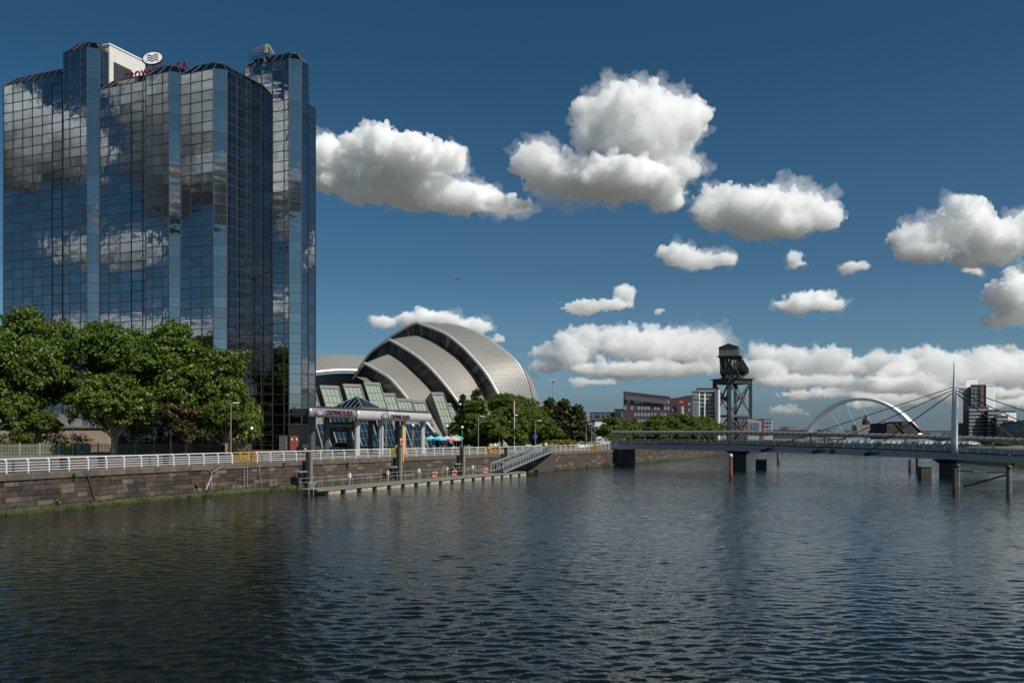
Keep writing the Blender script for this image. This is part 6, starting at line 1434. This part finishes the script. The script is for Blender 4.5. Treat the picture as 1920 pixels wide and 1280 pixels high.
# parked cars along the far embankment and street lamps there: one small car copied
# ------------------------------------------------------------------ cars
def car(name, label, loc, rz, paint, L=4.6, Wd=1.8, H=1.85, boxy=True, group=None, small=False):
    t = thing(name, label, 'car', loc, group, 0.0); M_ = Matrix.Translation(loc) @ Matrix.Rotation(rz, 4, 'Z')
    pr = [(-.5, .22), (-.5, .52), (-.47, .60), (-.33, .64), (-.24, 1.0 if boxy else .97), (.28 if boxy else .15, 1.0), (.42 if boxy else .36, .66), (.49, .6), (.5, .3), (.48, .18), (-.48, .18)]
    def body(pts, w, name, m, par, inset=0):
        q = MB(); n = len(pts); v = []
        for s in (-1, 1):
            for (x, z) in pts:
                k = 1.0 if z < .62 else 1 - .16 * (z - .62) / .38
                v.append(M_ @ Vector((x * L, s * w / 2 * k, z * H)))
        q.add(v, [tuple(range(n))[::-1], tuple(range(n, 2 * n))] + [(i, (i + 1) % n, n + (i + 1) % n, n + i) for i in range(n)]); return q.build(name, m, par)
    bo = body(pr, Wd, 'body', paint, t)
    wgl = glass('car_window', (.015, .018, .02), .05)
    body([(-.315, .66), (-.235, .95), (.26 if boxy else .14, .95), (.39 if boxy else .33, .68)], Wd * 1.012, 'side_window', wgl, t)
    for x in (-.31, .31):
        for s in (-1, 1):
            q = MB(); c = M_ @ Vector((x * L, s * (Wd / 2 - .08), .33)); ax = (M_.to_3x3() @ Vector((0, 1, 0))); q.tube([c - ax * .11, c + ax * .11], .33, 14); w_ = q.build('wheel', MT['black_paint'], t)
            if not small: q = MB(); q.tube([c - ax * .118, c + ax * .118], .19, 10); q.build('hub', MT['galv'], w_)
    if not small:
        for s in (-1, 1):
            q = MB(); c = M_ @ Vector((-.497 * L, s * Wd * .36, .5 * H)); q.box(c, (.08, .26, .16), (math.cos(rz), math.sin(rz))); q.build('headlight', MT['white_steel'], t)
            q = MB(); c = M_ @ Vector((.497 * L, s * Wd * .42, .5 * H)); q.box(c, (.08, .14, .3), (math.cos(rz), math.sin(rz))); q.build('tail_light', mat('tail_red', (.5, .02, .02), .3), t)
    return t
def gp(px, d): p = W(px, 0, d); return Vector((p.x, p.y, GZ))
car('taxi', 'black taxi cab standing under the hotel canopy', gp(645, 147), R(196), MT['car_black'], 4.6, 1.8, 1.85)
car('parked_car', 'dark car parked at the corner of the tower by the canopy', gp(572, 152), R(120), MT['car_black'], 4.5, 1.8, 1.6, False)
car('parked_car', 'white car parked beyond the gangway near the lamp posts', gp(1092, 206), R(185), MT['car_white'], 4.4, 1.8, 1.5, False)
# parked cars along the far embankment, seen between bridge deck and canopy
src = None
for i in range(42):
    px = 1405 + i * 10.2 + rng.uniform(-2, 2); d = 330 + (1830 - px) * .12
    k = i
    t = car('embankment_car', 'tiny parked car in the row seen under the bridge canopy', gp(px, d), R(rng.choice((0, 180)) + 8), MT['car_grey'], 4.3, 1.8, 1.5, False, 'cars parked along the far embankment', True) if src is None else copy_tree(src)
    if src is None: src = t
    else: t.location = gp(px, d)
    t.location.z = 2.6
q = MB(); a = W(1395, 0, 384); b = W(1845, 0, 326); q.bar((a.x, a.y, 1.3), (b.x, b.y, 1.3), 9, 2.6)
tag(q.build('far_embankment_road', MT['dark_steel']), kind='structure')
# ------------------------------------------------------------------ people
def person_mesh(joints, edges, rad, top, legs, skin, hair):
    """joints: name -> (x,y,z); one skinned body"""
    names = list(joints); me = bpy.data.meshes.new('body'); me.from_pydata([joints[n] for n in names], [(names.index(a), names.index(b)) for a, b in edges], [])
    ob = bpy.data.objects.new('body_raw', me); col.objects.link(ob); md = ob.modifiers.new('s', 'SKIN'); md.use_smooth_shade = True
    for i, n in enumerate(names): r = rad[n]; me.skin_vertices[0].data[i].radius = (r, r); me.skin_vertices[0].data[i].use_root = (n == 'pelvis')
    sb = ob.modifiers.new('u', 'SUBSURF'); sb.levels = 1; sb.render_levels = 1
    m2 = bpy.data.meshes.new_from_object(ob.evaluated_get(bpy.context.evaluated_depsgraph_get())); bpy.data.objects.remove(ob)
    m2.materials.clear()
    for m in (top, legs, skin, hair): m2.materials.append(m)
    J = {n: Vector(p) for n, p in joints.items()}; grp = {'head': 2, 'crown': 3, 'neck': 2, 'handl': 2, 'handr': 2, 'kneel': 1, 'kneer': 1, 'footl': 3, 'footr': 3, 'pelvis': 1, 'toel': 3, 'toer': 3, 'hipl': 1, 'hipr': 1}
    for p in m2.polygons: n = min(J, key=lambda k: (J[k] - p.center).length); p.material_index = grp.get(n, 0)
    return m2
ED = [('pelvis', 'waist'), ('waist', 'chest'), ('chest', 'neck'), ('neck', 'head'), ('head', 'crown'), ('chest', 'shl'), ('shl', 'ell'), ('ell', 'handl'), ('chest', 'shr'), ('shr', 'elr'), ('elr', 'handr'), ('pelvis', 'hipl'), ('hipl', 'kneel'), ('kneel', 'footl'), ('footl', 'toel'), ('pelvis', 'hipr'), ('hipr', 'kneer'), ('kneer', 'footr'), ('footr', 'toer')]
RD = dict(pelvis=.14, waist=.13, chest=.15, neck=.06, head=.1, crown=.08, shl=.075, ell=.05, handl=.04, shr=.075, elr=.05, handr=.04, hipl=.1, kneel=.07, footl=.05, toel=.045, hipr=.1, kneer=.07, footr=.05, toer=.045)
STAND = dict(pelvis=(0, 0, .92), waist=(0, 0, 1.08), chest=(0, .01, 1.32), neck=(0, 0, 1.5), head=(0, -.02, 1.6), crown=(0, 0, 1.7), shl=(-.2, 0, 1.42), ell=(-.26, .04, 1.15), handl=(-.24, -.06, .9), shr=(.2, 0, 1.42), elr=(.26, .04, 1.15), handr=(.26, -.1, .92), hipl=(-.1, 0, .86), kneel=(-.11, -.06, .48), footl=(-.11, .02, .07), toel=(-.12, -.16, .04), hipr=(.1, 0, .86), kneer=(.11, .04, .48), footr=(.12, .14, .08), toer=(.12, -.03, .04))
SIT = dict(pelvis=(0, 0, .5), waist=(0, .02, .66), chest=(0, 0, .9), neck=(0, -.02, 1.08), head=(0, -.05, 1.18), crown=(0, -.03, 1.28), shl=(-.2, 0, 1.0), ell=(-.24, -.1, .76), handl=(-.14, -.34, .78), shr=(.2, 0, 1.0), elr=(.24, -.1, .76), handr=(.12, -.34, .78), hipl=(-.1, -.08, .5), kneel=(-.13, -.46, .5), footl=(-.13, -.44, .08), toel=(-.13, -.6, .04), hipr=(.1, -.08, .5), kneer=(.13, -.46, .5), footr=(.13, -.42, .08), toer=(.13, -.58, .04))
skin = mat('skin', (.45, .27, .19), .6); hair = mat('dark_hair', (.03, .02, .015), .7)
cl = {n: mat('cloth_' + n, c, .8) for n, c in dict(white=(.7, .7, .7), black=(.02, .02, .022), blue=(.05, .1, .25), pink=(.6, .3, .32), navy=(.025, .03, .06), grey=(.25, .25, .26)).items()}
PM = {}
def person(label, loc, rz, pose, top, legs, group=None):
    k = (pose, top, legs)
    if k not in PM: PM[k] = person_mesh(STAND if pose == 'stand' else SIT, ED, RD, cl[top], cl[legs], skin, hair)
    o = inst('person', PM[k], loc); o.rotation_euler.z = rz; return tag(o, label, 'person', group)
person('person in a white top standing at the railing near the middle round tree', gp(928, 168), R(20), 'stand', 'white', 'navy', 'people on the promenade')
person('person in a white top at the head of the gangway', gb + Vector((-.3, .8, -.1)), R(200), 'stand', 'white', 'navy', 'people on the promenade')
person('person in dark clothes walking past the globe lamp between the canopy columns', gp(769, 150), R(80), 'stand', 'black', 'navy', 'people on the promenade')
person('person in grey leaning by the white railing left of the orange buoy post', gp(742, 150), R(10), 'stand', 'grey', 'black', 'people on the promenade')
person('person in dark clothes standing behind the umbrella tables', gp(862, 172), R(-60), 'stand', 'black', 'blue', 'people on the promenade')
for (px, lb, tp) in ((1404, 'person in a white shirt crossing the bridge near the middle pier', 'white'), (1526, 'person in a pink top on the bridge under the canopy', 'pink'), (1552, 'person in grey on the bridge left of the mast', 'grey')):
    t = bt(px); person(lb, bp(t, 1.2, .06), R(50), 'stand', tp, 'navy', 'people on the footbridge')
# ------------------------------------------------------------------ parasols and tables
def parasol(px, py, d, m, label, r=1.35):
    p = W(px, py, d); t = thing('parasol', label, 'parasol', (p.x, p.y, GZ), 'parasols on the terrace'); n = 8; z = p.z
    q = MB(); q.v = [(p.x, p.y, z + .42)] + [(p.x + math.cos(2 * math.pi * k / n + .2) * r, p.y + math.sin(2 * math.pi * k / n + .2) * r, z - .12) for k in range(n)] + [(p.x + math.cos(2 * math.pi * k / n + .2) * r, p.y + math.sin(2 * math.pi * k / n + .2) * r, z - .36) for k in range(n)]
    q.f = [(0, 1 + k, 1 + (k + 1) % n) for k in range(n)] + [(1 + k, 1 + n + k, 1 + n + (k + 1) % n, 1 + (k + 1) % n) for k in range(n)]; q.m = [0] * len(q.f); q.build('canopy', m, t)
    q = MB(); q.tube([(p.x, p.y, GZ), (p.x, p.y, z + .5)], .03, 6); q.build('pole', MT['white_steel'], t); q = MB(); q.lathe((p.x, p.y, GZ), [(.3, 0), (.3, .08), (.06, .14)], 10); q.build('base', MT['grey_steel'], t)
cy = mat('cyan_canvas', (.12, .55, .68), .7); pk_ = mat('pink_canvas', (.72, .35, .35), .7); gr_ = mat('green_canvas', (.06, .42, .32), .7)
for a in ((703.5, 819, 152, cy, 'cyan parasol standing alone between two canopy columns'), (808, 821, 166, cy, 'pale cyan parasol at the left of the row of five'), (824, 821, 164, cy, 'cyan parasol touching the first pink one'), (838, 821, 168, pk_, 'pink parasol next to the cyan pair'), (851, 822, 166, pk_, 'pink parasol at the right, in front of the green one'), (856, 819, 171, gr_, 'green parasol at the right end of the row')): parasol(*a)
tw = MT['timber_dark']
for i, (px, d, lb) in enumerate(((811, 164, 'picnic table under the cyan parasols'), (830, 165, 'picnic table between cyan and pink parasols'), (848, 166, 'picnic table under the pink parasols'), (704, 151, 'picnic table under the lone cyan parasol'))):
    b = gp(px, d); t = thing('picnic_table', lb, 'table', tuple(b), 'picnic tables on the terrace')
    for k in range(4): q = MB(); q.box(b + Vector((0, -.33 + .22 * k, .76)), (1.9, .2, .05)); q.build('top_board', tw, t)
    for s in (-.75, .75): q = MB(); q.box(b + Vector((0, s, .45)), (1.9, .28, .05)); q.build('bench', tw, t)
    for x in (-.7, .7):
        for s in (-1, 1): q = MB(); q.bar(b + Vector((x, s * .75, 0)), b + Vector((x, s * .25, .74)), .09); q.build('leg', tw, t)
    if px != 704:
        c1_, c2_ = [('blue', 'black'), ('black', 'black'), ('pink', 'navy')][i]; nm = [('blue', 'black'), ('black', 'grey'), ('pink', 'black')][i]
        person('person in a %s top seated facing the picnic table %s' % (nm[0], lb[13:]), b + Vector((.3, -.75, -.02)), R(180), 'sit', c1_, c2_, 'people seated on the terrace')
        person('dark-clothed person at the far side of the picnic table %s' % lb[13:], b + Vector((-.4, .75, -.02)), 0, 'sit', 'black', 'navy', 'people seated on the terrace')
# ------------------------------------------------------------------ gull in flight
g = W(857, 523, 110); q = MB()
prof_ = [(-.24, .015), (-.18, .06), (-.05, .085), (.08, .07), (.18, .05), (.23, .055), (.27, .03), (.31, .012)]
X = Vector((.75, -.6, .15)).normalized(); Yw = Vector((.6, .72, .28)).normalized(); Zw = X.cross(Yw).normalized(); rings = []
for (x, r) in prof_: rings.append([g + X * x + (Yw * math.cos(a) + Zw * math.sin(a)) * r for a in [2 * math.pi * k / 8 for k in range(8)]])
q.v = [tuple(v) for r_ in rings for v in r_]
for i in range(len(rings) - 1):
    for k in range(8): q.f.append((i * 8 + k, i * 8 + (k + 1) % 8, (i + 1) * 8 + (k + 1) % 8, (i + 1) * 8 + k)); q.m.append(0)
for s in (-1, 1):
    P = [(.06, 0, .02), (.1, .3, .09), (.04, .62, .05), (-.06, .66, .045), (-.02, .3, .07), (-.1, 0, .02)]
    vs = [g + X * a + Yw * s * b * .86 + Zw * c for a, b, c in P]; q.add(vs + [v - Zw * .012 for v in vs], [(0, 1, 4, 5), (1, 2, 3, 4), (6, 11, 10, 7), (7, 10, 9, 8)])
q.add([g - X * .2 + Yw * .02, g - X * .2 - Yw * .02, g - X * .36 - Yw * .07, g - X * .36 + Yw * .07], [(0, 1, 2, 3)])
tag(q.build('gull', mat('gull_grey', (.25, .25, .26), .7)), 'gull gliding with spread wings in the open sky', 'bird')
